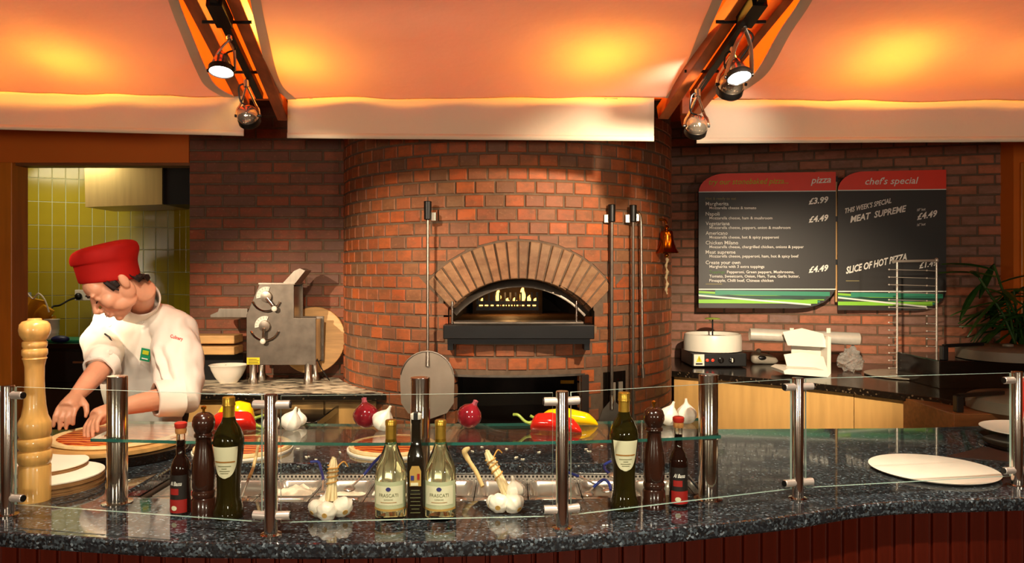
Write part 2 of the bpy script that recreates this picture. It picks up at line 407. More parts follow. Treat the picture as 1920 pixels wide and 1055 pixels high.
# ================================================================ THE SETTING
structure(MB().box(-7, 7, -5, 9, -.05, 0).build('floor', 'floor_tile'), 'dark tiled floor')
cl = MB(); cl.grid([[Vector((x, y, z)) for x in (-6, 6)] for y, z in ((0.2, 3.95), (4.6, 2.85), (9, 2.85))])
structure(cl.build('ceiling', 'ceiling_paint', fix=False), 'sloping orange painted ceiling')
def brick_mesh(name, L, H, D, m, inset=.004):
    mb = MB(); r = []
    for (y, q) in ((D, 0), (.005, 0), (0, inset)):
        r.append([Vector((sx*(L/2-q), y, sz*(H/2-q))) for sx, sz in ((-1, -1), (1, -1), (1, 1), (-1, 1))])
    mb.rings(r, False); mb.add([tuple(q) for q in r[2]], [(0, 1, 2, 3)])
    me = mb.mesh(name); me.materials.append(MATS[m])
    bm = bmesh.new(); bm.from_mesh(me); bmesh.ops.remove_doubles(bm, verts=bm.verts, dist=1e-6); bmesh.ops.recalc_face_normals(bm, faces=bm.faces); bm.to_mesh(me); bm.free()
    return me
BL, BH, PITCH, COURSE = .215, .064, .225, .075
def brick_wall(name, p0, p1, z0, z1fun, m, seed):
    """running bond on the vertical plane p0 -> p1 (front faces towards the camera)"""
    rnd = random.Random(seed); p0 = Vector((p0[0], p0[1], 0)); p1 = Vector((p1[0], p1[1], 0)); d = (p1-p0); L = d.length; d.normalize()
    n = Vector((d.y, -d.x, 0)); rz = math.atan2(d.y, d.x)
    zt = max(z1fun(0), z1fun(L)); b = MB()
    c = [p0-n*.0045, p1-n*.0045, p1-n*.25, p0-n*.25]
    b.rings([[Vector((q.x, q.y, zz)) for q in c] for zz in (0, 3.1)], True)
    wall = structure(b.build(name, 'mortar')); me = brick_mesh('brick', BL, BH, .06, m); me2 = brick_mesh('brick', BL/2-.005, BH, .06, m)
    k = 0; z = z0; cnt = 0
    while z < zt:
        x = 0.0 if k % 2 == 0 else -PITCH/2
        while x < L-.02:
            a, e = x, x+BL
            if a < 0: a, e, mm, ln = 0, BL/2-.005, me2, BL/2-.005
            else: mm, ln = me, BL
            if e > L+.02:
                if L-a < .07: break
                ln = L-a; mm = me
            mid = a+ln/2
            if z+COURSE <= z1fun(mid)+.001:
                q = p0+d*mid+n*rnd.uniform(-.002, .003); o = place('brick', mm, Vector((q.x, q.y, z+COURSE/2)), wall, rot=(0, 0, rz+rnd.uniform(-.006, .006)))
                if mm is me and abs(ln-BL) > .01: o.scale.x = ln/BL
                cnt += 1
            x += PITCH
        z += COURSE; k += 1
    return wall
YL = 5.03
xl = (355-CX)/F*YL
brick_wall('wall_left', (xl, YL), (-.92, YL), .86, lambda s: 2.80, 'brick_left', 1)
RA = (1.06, 6.215); RB = (3.62, 5.49)
def rz_top(s): return 2.95 if s < .75 else 2.72
brick_wall('wall_right', RA, RB, .84, rz_top, 'brick_right', 2)
def right_wall_y(x): return RA[1]+(x-RA[0])*(RB[1]-RA[1])/(RB[0]-RA[0])
# ochre wall with the kitchen doorway, its jamb boards and head
dz = 1.62+(HY-305)/F*YL; xj = (28-CX)/F*YL
structure(MB().box(-5.2, xl, YL-.01, YL+.13, dz, 3.1).box(-5.2, xj-.28, YL-.01, YL+.13, 0, dz).build('wall_side', 'orange_paint'), 'ochre painted wall above the kitchen doorway')
jm = structure(MB().box(xj-.11, xj, YL-.03, YL+.14, 0, dz-.0).box(xj-.30, xj-.14, YL-.03, YL+.14, 0, dz).build('trim_1', 'door_wood', bevel=.006), 'orange wooden door jamb')
MB().box(xj-.15, xj-.10, YL-.0, YL+.1, 0, dz).build('jamb_strip', 'mahogany', jm)
structure(MB().box(xj, xl, YL+.005, YL+.125, dz-.018, dz).build('trim_2', 'brown_wood'), 'dark head trim of the kitchen doorway')
structure(MB().box(3.58, 4.6, 5.36, 5.6, 0, 3.1).build('wall_far_right', 'orange_paint'), 'ochre wall beside the brick wall')
MB().box(3.62, 4.0, 5.335, 5.36, 0, 2.4).build('door_panel', 'door_wood', bpy.data.objects['wall_far_right'], bevel=.006)
# kitchen behind the doorway
TA = P(20, 510, 6.25); TB = P(326, 510, 6.75); td = (TB-TA); td.z = 0; TL = td.length; td.normalize(); tn = Vector((td.y, -td.x, 0)); trz = math.atan2(td.y, td.x)
def tiled(name, p0, d, L, z0, z1, seed):
    n = Vector((d.y, -d.x, 0)); c = [p0-n*.004, p0+d*L-n*.004, p0+d*L-n*.1, p0-n*.1]
    wl = structure(MB().rings([[Vector((q.x, q.y, zz)) for q in c] for zz in (0, 3)], True).build(name, 'grout'))
    me = brick_mesh('tile', .097, .197, .02, 'tile_glaze', .003); z = z0
    while z < z1:
        x = .05
        while x < L+.04:
            q = p0+d*x; place('tile', me, Vector((q.x, q.y, z+.1)), wl, rot=(0, 0, math.atan2(d.y, d.x))); x += .1
        z += .2
    return wl
p0 = Vector((TA.x-.12, TA.y, 0)); tiled('wall_back', p0, td, TL+.12, 1.02, 2.6, 3)['label'] = 'olive yellow tiled kitchen wall'
rd = Vector((.80, -.60, 0)).normalized(); tiled('wall_back_return', Vector((TB.x, TB.y, 0)), rd, .3, 1.02, 2.6, 4)['label'] = 'olive yellow tiled return of the kitchen wall'
structure(MB().box(-5.2, -5.1, 5.1, 7.5, 0, 3).build('wall_kitchen_left', 'tile_glaze'))

# ================================================================ BRICK PIZZA OVEN
OX, OY, OR = -.03, 5.25, 1.12
oven = thing('pizza_oven', (OX, OY, 0), 'round brick pizza oven with arched mouth and burning fire', 'oven')
def cyl(u, z, r=OR): return Vector((OX+r*math.sin(u/OR), OY-r*math.cos(u/OR), z))
AX, AZ, RI, RO = .044-OX, 1.057, .528, .733
A0, A1 = math.radians(-47), math.radians(50)
SH = 1.335                                   # hearth shelf height
BX0, BX1, BZ = -.29, .43, 1.045               # lower wood store opening (u range, top)
CX0, CX1, CZ0, CZ1 = .565, .745, .60, 1.06    # black switch panel beside it
def in_open(u, z):
    du, dz_ = u-AX, z-AZ
    if SH-.06 < z and math.hypot(du, dz_) < RI+.05 and abs(du) < .43 and z > SH-.06: return True
    if BX0+.0 < u < BX1 and z < BZ: return True
    return False
us = [-1.95+i*.03 for i in range(131)]; zs = [i*.03 for i in range(1, 104)]
mb = MB(); idx = {}
for i, u in enumerate(us):
    for j, z in enumerate(zs): idx[i, j] = len(mb.v); mb.v.append(cyl(u, z, OR-.0045))
for i in range(len(us)-1):
    for j in range(len(zs)-1):
        if not in_open(us[i]+.015, zs[j]+.015): mb.f.append([idx[i, j], idx[i+1, j], idx[i+1, j+1], idx[i, j+1]]); mb.mi.append(0)
mb.build('oven_body', 'mortar', oven, smooth=True, fix=False)
# header bricks in courses, those at the arch cut to fit
HL, HP = .102, .112
hm = brick_mesh('brick', HL, BH, .05, 'brick_oven')
def clip(poly, cu, cz, nu, nz):
    out = []
    for i in range(len(poly)):
        a, b = poly[i], poly[(i+1) % len(poly)]; da = (a[0]-cu)*nu+(a[1]-cz)*nz; db = (b[0]-cu)*nu+(b[1]-cz)*nz
        if da >= 0: out.append(a)
        if da*db < 0: t_ = da/(da-db); out.append((a[0]+(b[0]-a[0])*t_, a[1]+(b[1]-a[1])*t_))
    return out
full = []; cut = []
k = 0; z = .70
while z < 2.55:
    nB = int(3.3/HP)
    for i in range(-nB//2-1, nB//2+2):
        u = i*HP+(HP/2 if k % 2 else 0)+.012*math.sin(k*5.1); zc = z+COURSE/2
        if abs(u) > 1.66: continue
        poly = [(u-HL/2, zc-BH/2), (u+HL/2, zc-BH/2), (u+HL/2, zc+BH/2), (u-HL/2, zc+BH/2)]
        if zc-BH/2 < BZ and u+HL/2 > BX0 and u-HL/2 < BX1:                      # around the wood store
            if zc < BZ:
                if u < (BX0+BX1)/2: poly = clip(poly, BX0, zc, -1, 0)
                else: poly = clip(poly, BX1, zc, 1, 0)
            else: poly = clip(poly, u, BZ, 0, 1)
        if CX0 < u+HL/2 and u-HL/2 < CX1 and CZ0 < zc < CZ1: continue
        du, dzz = u-AX, zc-AZ; r = math.hypot(du, dzz)
        if r < RO+.09 and zc > SH+.055:
            a = math.atan2(du, dzz)
            if A0-.02 < a < A1+.02: poly = clip(poly, AX+math.sin(a)*(RO+.012), AZ+math.cos(a)*(RO+.012), math.sin(a), math.cos(a))
            elif abs(du) < .75:
                e = A0 if a < 0 else A1; s_ = -1 if a < 0 else 1; tu, tz = s_*math.cos(e), -s_*math.sin(e)
                poly = clip(poly, AX+tu*.010, AZ+tz*.010, tu, tz)
                if poly: poly = clip(poly, AX+s_*.405, zc, s_, 0)
        elif abs(du) < .41+HL/2 and SH-.09 < zc <= SH+.055:
            s_ = -1 if du < 0 else 1; poly = clip(poly, AX+s_*.405, zc, s_, 0)
        if len(poly) < 3: continue
        ar = abs(sum(poly[q][0]*poly[(q+1) % len(poly)][1]-poly[(q+1) % len(poly)][0]*poly[q][1] for q in range(len(poly))))/2
        if ar < .0009: continue
        if ar > HL*BH*.985: full.append((u, zc))
        else: cut.append(poly)
    z += COURSE; k += 1
rnd = random.Random(5)
def visible(u, zc):
    q = cyl(u, zc); py = HY-(zc-EYE)*F/q.y; return 262 < py < 800 and math.cos(u/OR) > .2
vis = sorted([q for q in full if visible(*q)], key=lambda q: abs(q[0])); rest = [q for q in full if not visible(*q)]
nind = max(0, 296-len(cut)); own, more = vis[:nind], vis[nind:]+rest
for u, zc in own: place('brick', hm, cyl(u, zc, OR+rnd.uniform(-.002, .003)), oven, rot=(0, 0, u/OR))
for poly in cut:
    b = MB(); b.rings([[cyl(u, zc, r) for u, zc in poly] for r in (OR-.05, OR)], True); b.build('brick', 'brick_oven', oven)
b = MB()
for u, zc in more:
    a = u/OR; R_ = Matrix.Rotation(a, 3, 'Z'); c = cyl(u, zc, OR+rnd.uniform(-.002, .003)); rr = []
    for (y, q) in ((.05, 0), (.005, 0), (0, .004)): rr.append([c+R_@Vector((sx*(HL/2-q), y, sz*(BH/2-q))) for sx, sz in ((-1, -1), (1, -1), (1, 1), (-1, 1))])
    b.rings(rr, True)
b.build('side_bricks', 'brick_oven', oven)['kind'] = 'stuff'
NV = 19
for i in range(NV):
    a0 = A0+(A1-A0)*i/NV+.008; a1 = A0+(A1-A0)*(i+1)/NV-.008; b = MB(); q = [(RI, a0), (RO, a0), (RO, a1), (RI, a1)]; pr = rnd.uniform(.004, .012)
    b.rings([[cyl(AX+r*math.sin(a), AZ+r*math.cos(a), rr) for r, a in q] for rr in (OR-.14, OR+pr-.004)]+[[cyl(AX+(r+(.004 if r == RI else -.004))*math.sin(a+(.005 if a == a0 else -.005)), AZ+(r+(.004 if r == RI else -.004))*math.cos(a+(.005 if a == a0 else -.005)), OR+pr) for r, a in q]], True)
    b.build('arch_brick', 'brick_arch', oven)
blocker = MB().box(-5.2, 5.2, 3.70, 3.74, 2.475, 3.15)
structure(blocker.build('wall_light_block', 'orange_paint'), 'orange wall added above the pelmets to hold back the canopy light')  # added wall, keeps the orange canopy light off the brickwork
# thin mortar fillet behind the arch
b = MB(); g = []
for rr in (RI, RO+.015): g.append([cyl(AX+rr*math.sin(A0+(A1-A0)*i/40), AZ+rr*math.cos(A0+(A1-A0)*i/40), OR-.004) for i in range(41)])
b.grid(g); b.build('arch_mortar', 'mortar', oven, fix=False)
# chamber: arched tunnel, hearth, jambs
def arch_ring(dep, s=1.0, n=22, floor=SH-.01):
    pts = []
    for i in range(n+1):
        a = A0+(A1-A0)*i/n; pts.append(Vector((OX+AX+math.sin(a)*RI*s, OY-OR+.03+dep, AZ+math.cos(a)*RI*s-.0)))
    return [Vector((pts[0].x, pts[0].y, floor))]+pts+[Vector((pts[-1].x, pts[-1].y, floor))]
b = MB(); b.rings([arch_ring(0, 1.02), arch_ring(.12, 1.02), arch_ring(.30, 1.04), arch_ring(1.1, 1.0), arch_ring(1.5, .8), arch_ring(1.6, .3)], False, closed=False)
b.build('chamber', 'soot', oven, smooth=True, fix=False)
MB().box(OX+AX-.42, OX+AX+.42, OY-OR-.02, OY+.55, SH-.05, SH-.01).build('hearth', 'brick_arch', oven)
MB().box(OX+AX-.47, OX+AX-.405, OY-OR+.19, OY-.5, 1.2, 1.5).build('mouth_jamb', 'soot', oven); MB().box(OX+AX+.405, OX+AX+.47, OY-OR+.21, OY-.5, 1.2, 1.5).build('mouth_jamb', 'soot', oven)
sx0, sx1 = (832-CX)/345, (1113-CX)/345; sy = OY-OR-.09
MB().box(sx0, sx1, sy, sy+.20, SH-.075, SH).build('shelf', 'black_metal', oven, bevel=.004)
MB().box(sx0+.02, sx1-.02, sy+.04, sy+.2, SH-.105, SH-.075).box(sx0+.02, sx0+.05, sy+.05, sy+.2, SH-.14, SH-.10).box(sx1-.05, sx1-.02, sy+.05, sy+.2, SH-.14, SH-.10).build('shelf_bracket', 'black_metal', oven)
MB().box(sx0+.05, sx1-.05, sy+.08, sy+.24, SH, SH+.012).build('hearth_stone', 'dull_steel', oven, bevel=.003)
ff = [Vector((OX+AX+math.sin(a)*.50, OY-OR+.12, AZ+math.cos(a)*.50)) for a in [math.radians(-48+97*i/24) for i in range(25)]]
MB().tube(ff, .016, 8, flat=2.2).build('mouth_frame', 'dull_steel', oven, smooth=True)
for px in (848, 1081):
    q = P(px, 600, OY-OR+.03); MB().cyl((q.x, q.y, SH), (q.x, q.y, SH+.125), .007).build('chrome_rod', 'chrome', oven, smooth=True)
# burner and flames at the back of the chamber
by = OY-.02; s_ = F/by
fx = lambda px: (px-CX)/s_
zb = EYE-(572-HY)/s_
b = MB().box(fx(893), fx(1010), by, by+.04, zb-.035, zb-.012).box(fx(893), fx(1010), by, by+.03, zb+.008, zb+.03)
for i in range(12): x = fx(897+i*10); b.box(x-.006, x+.006, by-.012, by+.02, zb-.03, zb+.09)
b.build('burner_grate', 'black_metal', oven)
for i in range(10):
    x = fx(902+i*11); MB().box(x-.014, x+.014, by+.005, by+.025, zb-.006, zb+.002).build('burner_jet', 'flame', oven)
b = MB()
for px, h in ((903, .03), (933, .10), (950, .03), (964, .035), (979, .12), (991, .05), (1003, .03)):
    x = fx(px); w_ = .012+h*.08
    f_ = MB().tube([(x, by+.05, zb+.02), (x+.006, by+.05, zb+.02+h*.35), (x+.002, by+.05, zb+.02+h*.7), (x+.010, by+.05, zb+.02+h)], [w_*.6, w_, w_*.55, .001], 8)
    f_.build('flame', 'flame', oven, smooth=True)
MB().box(fx(885), fx(1018), by+.1, by+.2, zb-.1, zb+.14).build('fire_brick', 'soot', oven)
lamp('fire_light', 'POINT', (fx(955), by-.06, zb+.08), 1.3, (1, .5, .16), size=.05)
# lower wood store
wx0, wx1 = cyl(BX0, 1).x, cyl(BX1, 1).x; wy = OY-OR+.02
MB().box(wx0-.02, wx1+.02, wy+.70, wy+.75, .0, BZ).box(wx0-.04, wx0, wy+.04, wy+.7, 0, BZ).box(wx1, wx1+.04, wy+.04, wy+.7, 0, BZ).box(wx0, wx1, wy+.08, wy+.7, BZ, BZ+.03).build('wood_store', 'soot', oven)
b = MB(); g = []
for rr in (OR+.004, OR-.12): g.append([cyl(BX0-.02+(BX1-BX0+.04)*i/12, BZ-.004, rr) for i in range(13)])
b.grid(g); b.grid([[q+Vector((0, 0, .012)) for q in g[0]], g[0]]); b.build('lintel_strip', 'dull_steel', oven, fix=False)
MB().box(.27, .345, wy+.03, wy+.04, 1.0, 1.018).build('maker_plate', 'brass', oven)
# black switch panel on the oven front
b = MB(); g = []
for (z_) in (CZ0+.02, CZ1-.01): g.append([cyl(CX0+.01+(CX1-CX0-.02)*i/6, z_, OR+.004) for i in range(7)])
b.grid(g); b.build('switch_panel', 'black_gloss', oven, fix=False, solid=.01)
for k_ in range(2):
    u = CX0+.055+.055*k_; g = [[cyl(u+q, z_, OR+.014) for q in (0, .03)] for z_ in (.87, .99)]
    o = MB().grid(g).build('switch_plate', 'grey_plastic', oven, fix=False, solid=.006)

# ================================================================ CANOPIES, PELMETS, RAFTERS, TRACKS
ceil_at = lambda y: 3.95-(y-.2)*.25
def sail(name, left, right, label, sag, seed):
    L = smoothline([P(*q) for q in left], 30); R = smoothline([P(*q) for q in right], 30); g = []; nU = 44
    for k, (a, b_) in enumerate(zip(L, R)):
        row = []; vt = k/30
        for i in range(nU+1):
            u = i/nU; q = a.lerp(b_, u); hump = math.sin(PI*u)
            q = q+Vector((0, 0, -sag*hump*math.sin(PI*min(1, vt*1.3+.05))))
            q.z += .010*noise.noise(Vector((q.x*3+seed, q.y*4, seed)))*hump+(.010*noise.noise(Vector((q.x*5, seed*3.1, 0))) if k < 2 else 0)
            row.append(q)
        g.append(row)
    th = thing(name, tuple(g[0][nU//2]), label, 'canopy', 'fabric canopies under the ceiling')
    MB().grid(g).build('cloth', 'canopy_cloth', th, smooth=True, fix=False, solid=.002)
    for side in (0, nU):
        s_ = 1 if side == 0 else -1
        h = [[q[side]+Vector((0, -.004, -.004)) for q in g], [q[side+s_].lerp(q[side+2*s_], .0)+Vector((0, -.004, -.004)) for q in g]]
        MB().grid(h).build('hem', 'hem_cloth', th, smooth=True, fix=False)
    return th
sail('fabric_canopy', [(-450, 158, 3.55), (-470, 120, 3.42), (-480, 80, 3.25), (-500, 30, 3.0), (-520, -20, 2.75), (-560, -140, 2.35), (-600, -320, 1.95)],
     [(440, 182, 3.6), (405, 160, 3.5), (385, 125, 3.35), (360, 65, 3.1), (335, 0, 2.85), (300, -120, 2.4), (240, -300, 2.0)], 'glowing cream cloth canopy above the kitchen doorway', .03, 1)
sail('fabric_canopy', [(540, 184, 3.6), (515, 163, 3.5), (500, 130, 3.35), (485, 70, 3.1), (470, 0, 2.85), (455, -120, 2.4), (430, -300, 2.0)],
     [(1262, 180, 3.6), (1288, 150, 3.5), (1308, 110, 3.35), (1332, 50, 3.1), (1354, 0, 2.85), (1400, -120, 2.4), (1470, -300, 2.0)], 'glowing cream cloth canopy in front of the brick oven', .03, 5)
sail('fabric_canopy', [(1338, 186, 3.6), (1385, 160, 3.5), (1420, 130, 3.35), (1460, 60, 3.1), (1500, 0, 2.85), (1560, -120, 2.4), (1640, -300, 2.0)],
     [(2400, 188, 3.6), (2410, 150, 3.5), (2420, 110, 3.35), (2440, 50, 3.1), (2460, 0, 2.85), (2500, -120, 2.4), (2560, -300, 2.0)], 'glowing cream cloth canopy above the menu boards', .03, 9)
def pelmet(pts, label):
    """pts: top-left, top-right, bottom-left, bottom-right pixels at the canopy's lower edge depth"""
    D = 3.63; a, b_, c, d = [P(x, y, D) for x, y in pts]; n = 30; g = []
    for k in range(9):
        row = []
        for i in range(n+1):
            u = i/n; q = a.lerp(b_, u).lerp(c.lerp(d, u), k/8); q.y += .006*math.sin(u*23+k*.3)*(1-k/9)+.004*noise.noise(Vector((q.x*4, k*.5, 2)))
            row.append(q)
        g.append(row)
    th = thing('pelmet', tuple(c.lerp(d, .5)), label, 'pelmet', 'cloth pelmets below the canopies')
    MB().grid(g).build('cloth', 'pelmet_cloth', th, smooth=True, fix=False, solid=.003)
    MB().grid([[q+Vector((0, -.004, 0)) for q in r] for r in g[7:9]]).build('hem', 'pelmet_cloth', th, smooth=True, fix=False, solid=.005)
    MB().cyl(c.lerp(a, .97)+Vector((0, .012, 0)), d.lerp(b_, .97)+Vector((0, .012, 0)), .008).build('rail', 'steel', th, smooth=True)
pelmet([(-420, 160), (457, 178), (-420, 232), (457, 255)], 'white cloth pelmet above the kitchen doorway')
pelmet([(539, 182), (1226, 182), (539, 259), (1226, 265)], 'white cloth pelmet across the top of the brick oven')
pelmet([(1306, 187), (2300, 184), (1306, 269), (2300, 264)], 'white cloth pelmet above the menu boards')
def rafter(a, b_, w_, h_, label, ext=1.0):
    a = P(*a); b_ = P(*b_); e = a+(b_-a)*ext
    tag(MB().bar(a, e, w_, h_).build('rafter', 'rafter', bevel=.004), label, 'rafter', 'timber rafters beside the lamp tracks')
rafter((458, 185, 3.72), (365, 0, 2.95), .055, .07, 'timber rafter beside the lamp track, next to the canopy over the doorway', 2.2)
rafter((532, 215, 3.74), (444, 0, 2.95), .055, .07, 'timber rafter on the oven side of the lamp track near the doorway', 2.2)
rafter((1242, 212, 3.74), (1385, 0, 2.95), .055, .07, 'timber rafter on the oven side of the lamp track near the menu boards', 2.2)
rafter((1284, 228, 3.74), (1467, 0, 2.95), .045, .06, 'timber rafter on the menu board side of its lamp track', 2.2)
tag(MB().box(.815, .855, 3.6, 3.64, 2.38, 2.50).build('timber_block', 'rafter', bevel=.003), 'short orange timber block hanging at the rafter end', 'timber block')
def track(a, b_, label):
    a = P(*a); b_ = P(*b_); e = a+(b_-a)*2.0; d = (e-a).normalized()
    th = thing('lamp_track', tuple(a), label, 'lamp track')
    MB().bar(a, e, .034, .034).build('rail', 'black_metal', th, bevel=.003)
    for s_ in (.12, .38, .62):
        q = a.lerp(e, s_); MB().bar(q+Vector((-.10, 0, .02)), q+Vector((.10, 0, .02)), .008, .012).build('bracket', 'black_metal', th)
    MB().bar(a.lerp(e, .40), a.lerp(e, .5), .06, .05).build('power_box', 'black_metal', th)
    return a, e
ta = track((487, 180, 3.55), (402, 0, 2.85), 'black lamp track running between the timber rafters near the doorway')
tb = track((1300, 178, 3.55), (1424, 0, 2.85), 'black lamp track running between the timber rafters near the menu boards')
def globe_lamp(tr, c, r, label, tilt=.3):
    """silver ball spot on a looped yoke"""
    c = Vector(c); a, e = tr; th = thing('spot_lamp', tuple(c), label, 'spot lamp', 'spot lamps on the tracks')
    t_ = max(0, min(1, (c.y-.02-a.y)/(e.y-a.y))); top = a.lerp(e, t_); top.x = c.x; top.z = max(c.z+r*1.9, min(top.z-.018, c.z+r*3.2))
    q = a.lerp(e, t_)
    MB().cyl(q, top, .008).cyl(top, top-Vector((0, 0, .03)), .014).build('stem', 'chrome', th, smooth=True)
    R_ = r*1.08; arc = [top-Vector((0, 0, .02))]+[Vector((c.x+R_*math.sin(s_), c.y, c.z+R_*math.cos(s_)*1.3)) for s_ in [PI*.22, PI*.36, PI*.5]]
    ar2 = [top-Vector((0, 0, .02))]+[Vector((2*c.x-p.x, p.y, p.z)) for p in arc[1:]]
    for s_ in (arc, ar2): MB().tube(smoothline(s_, 10), .0045, 6, flat=1.6).build('yoke', 'chrome', th, smooth=True)
    MB().cyl(c-Vector((R_+.006, 0, 0)), c+Vector((R_+.006, 0, 0)), .007).build('pivot', 'black_metal', th)
    MB().ell(c, (r, r, r), seg=24, rng=16).build('housing', 'globe', th, smooth=True)
    ax = Vector((0, .75, -.66)); pr = [(r*.98, 0), (r*1.02, .0), (r*1.02, r*.5), (r*.93, r*.62), (r*.6, r*.60)]
    MB().lathe(pr, c+ax*r*.25, 24, axis=ax, cap=True).build('rim', 'black_metal', th, smooth=True)
    MB().tube(smoothline([top-Vector((0, 0, .015)), top+Vector((-.03, -.01, -.03)), c+Vector((-.03, -.01, r*1.3)), c+Vector((0, -.01, r*.95))], 12), .004, 6).build('cable', 'black_plastic', th, smooth=True)
def can_lamp(tr, c, r, ax, label):
    """lit spot: ball back, black ring, glowing lens"""
    c = Vector(c); ax = Vector(ax).normalized(); a, e = tr; th = thing('spot_lamp', tuple(c), label, 'spot lamp', 'spot lamps on the tracks')
    t_ = max(0, min(1, (c.y-a.y)/(e.y-a.y))); q = a.lerp(e, t_); top = Vector((q.x, q.y, q.z-.03)); back = c-ax*r*1.6
    MB().cyl(q, top, .012).build('stem', 'chrome', th, smooth=True)
    MB().lathe([(.012, -r*1.75), (r*.45, -r*1.65), (r*.66, -r*1.2), (r*.86, -r*.55), (r*.95, -r*.3)], c, 24, axis=ax).build('housing', 'globe', th, smooth=True)
    MB().lathe([(r*.9, -r*.42), (r*1.06, -r*.36), (r*1.06, r*.06), (r*.98, r*.1), (r*.93, 0)], c, 28, axis=ax, cap=False).build('rim', 'black_metal', th, smooth=True)
    MB().lathe([(.002, .012), (r*.5, .010), (r*.94, 0)], c, 28, axis=ax).build('lens', 'lens', th, smooth=True)
    sd = ax.cross(Vector((0, 1, 0))).normalized() if abs(ax.y) < .9 else Vector((1, 0, 0))
    for s_ in (-1, 1): MB().tube(smoothline([top, top.lerp(c+sd*r*1.1*s_, .35)+sd*.012*s_, c+sd*r*1.13*s_-ax*r*.15], 10), .005, 6, flat=2).build('yoke', 'steel', th, smooth=True)
    MB().cyl(c-sd*r*1.2-ax*r*.15, c+sd*r*1.2-ax*r*.15, .008).build('pivot', 'black_metal', th)
    MB().tube(smoothline([top, top+Vector((.03, -.01, -.04)), back+Vector((.02, 0, .01)), back+ax*.01], 12), .004, 6).build('cable', 'black_plastic', th, smooth=True)
can_lamp(ta, P(415, 134, 3.05), .048, (.04, -.30, -1), 'lit silver spot lamp on the track near the doorway')
globe_lamp(ta, P(465, 217, 3.4), .049, 'unlit silver ball lamp at the end of the track near the doorway')
can_lamp(tb, P(1386, 145, 2.98), .047, (.10, -.38, -1), 'lit silver spot lamp on the track near the menu boards')
globe_lamp(tb, P(1371, 158, 3.15), .055, 'silver ball lamp hanging right behind the lit lamp near the menu boards')
globe_lamp(tb, P(1306, 236, 3.4), .050, 'unlit silver ball lamp in front of the white pelmet corner near the menu boards')

# ================================================================ HALL BEHIND THE VIEWER
hw = structure(MB().box(-7, 7, -5.2, -5, 0, 3.6).build('wall_hall', 'grey_lid'), 'dark far wall of the hall')
for i, x in enumerate((-5.5, -4.1, -2.6, -1.0, .9, 2.4, 3.9, 5.4)):
    MB().box(x-.3, x+.3, -5.02, -4.9, .3, 2.6).build('hall_panel', 'card_white' if i % 2 else 'mahogany', hw)
structure(MB().box(-7.2, -7, -5, 5.1, 0, 3.6).build('wall_hall_left', 'brown_wood'), 'brown side wall of the hall')
structure(MB().box(7, 7.2, -5, 9, 0, 3.6).build('wall_hall_right', 'brown_wood'), 'brown side wall of the hall')
# ================================================================ SERVING COUNTER
FE = [(-2.6, 2.35), (-2.0, 2.16), (-1.377, 2.02), (-.884, 1.944), (-.439, 1.933), (0, 1.96), (.468, 2.058), (.795, 2.152), (1.027, 2.255), (1.15, 2.29), (1.588, 2.33), (2.3, 2.36), (2.9, 2.38)]
def front(x): return interp(FE, x)
BE = [(-2.6, 3.35), (1.0, 3.36), (1.8, 3.38), (2.4, 3.46), (2.9, 3.5)]
def back(x): return interp(BE, x)
HX0, HX1, HB = -1.225, .605, 2.752
HF = [(-1.3, 2.36), (-.8, 2.30), (-.3, 2.295), (.2, 2.325), (.7, 2.40)]
def hfront(x): return interp(HF, x)
xs = sorted(set([round(-2.6+i*.055, 4) for i in range(101)]+[HX0, HX1])); bm = bmesh.new(); cache = {}
def sm(f, x): return (f(x-.08)+f(x-.04)+f(x)*2+f(x+.04)+f(x+.08))/6
def vtx(x, y):
    k_ = (round(x, 4), round(y, 4))
    if k_ not in cache: cache[k_] = bm.verts.new((x, y, TOP))
    return cache[k_]
for a, b_ in zip(xs, xs[1:]):
    fa, fb, ba, bb = sm(front, a), sm(front, b_), back(a), back(b_)
    if HX0-1e-6 <= a and b_ <= HX1+1e-6:
        bm.faces.new([vtx(a, fa), vtx(b_, fb), vtx(b_, hfront(b_)), vtx(a, hfront(a))]); bm.faces.new([vtx(a, HB), vtx(b_, HB), vtx(b_, bb), vtx(a, ba)])
    else:
        cols = [(a, fa, ba), (b_, fb, bb)]
        if abs(a-HX1) < 1e-6 or abs(b_-HX0) < 1e-6:
            e = a if abs(a-HX1) < 1e-6 else b_
            l_ = [vtx(a, fa)]+[vtx(b_, fb)]+([vtx(b_, hfront(b_)), vtx(b_, HB)] if e == b_ else [])+[vtx(b_, bb), vtx(a, ba)]+([vtx(a, HB), vtx(a, hfront(a))] if e == a else [])
            bm.faces.new(l_)
        else: bm.faces.new([vtx(a, fa), vtx(b_, fb), vtx(b_, bb), vtx(a, ba)])
ex = bmesh.ops.extrude_face_region(bm, geom=list(bm.faces)); bmesh.ops.translate(bm, vec=(0, 0, -.042), verts=[v_ for v_ in ex['geom'] if isinstance(v_, bmesh.types.BMVert)])
bmesh.ops.recalc_face_normals(bm, faces=bm.faces)
me = bpy.data.meshes.new('granite_worktop'); bm.to_mesh(me); bm.free(); me.materials.append(MATS['granite'])
wt = place('granite_worktop', me, (0, 0, 0), bevel=.008); tag(wt, 'curved dark speckled granite serving worktop', 'worktop')
# counter base with its beaded mahogany boards
base = thing('serving_counter', (0, 2.6, 0), 'curved mahogany boarded counter front under the granite worktop', 'counter')
def strip(off, z0, z1, y1=None):
    f_ = [(x, sm(front, x)+off) for x in [-2.4+i*.1 for i in range(52)]]; bk = [(x, (back(x)-.06 if y1 is None else y1)) for x in [2.7, -2.4]]; return f_+bk
b = MB(); pl = strip(.085, 0, 0); b.rings([[Vector((x, y, z)) for x, y in pl] for z in (0, .70)], True); b.build('carcass', 'mahogany', base)
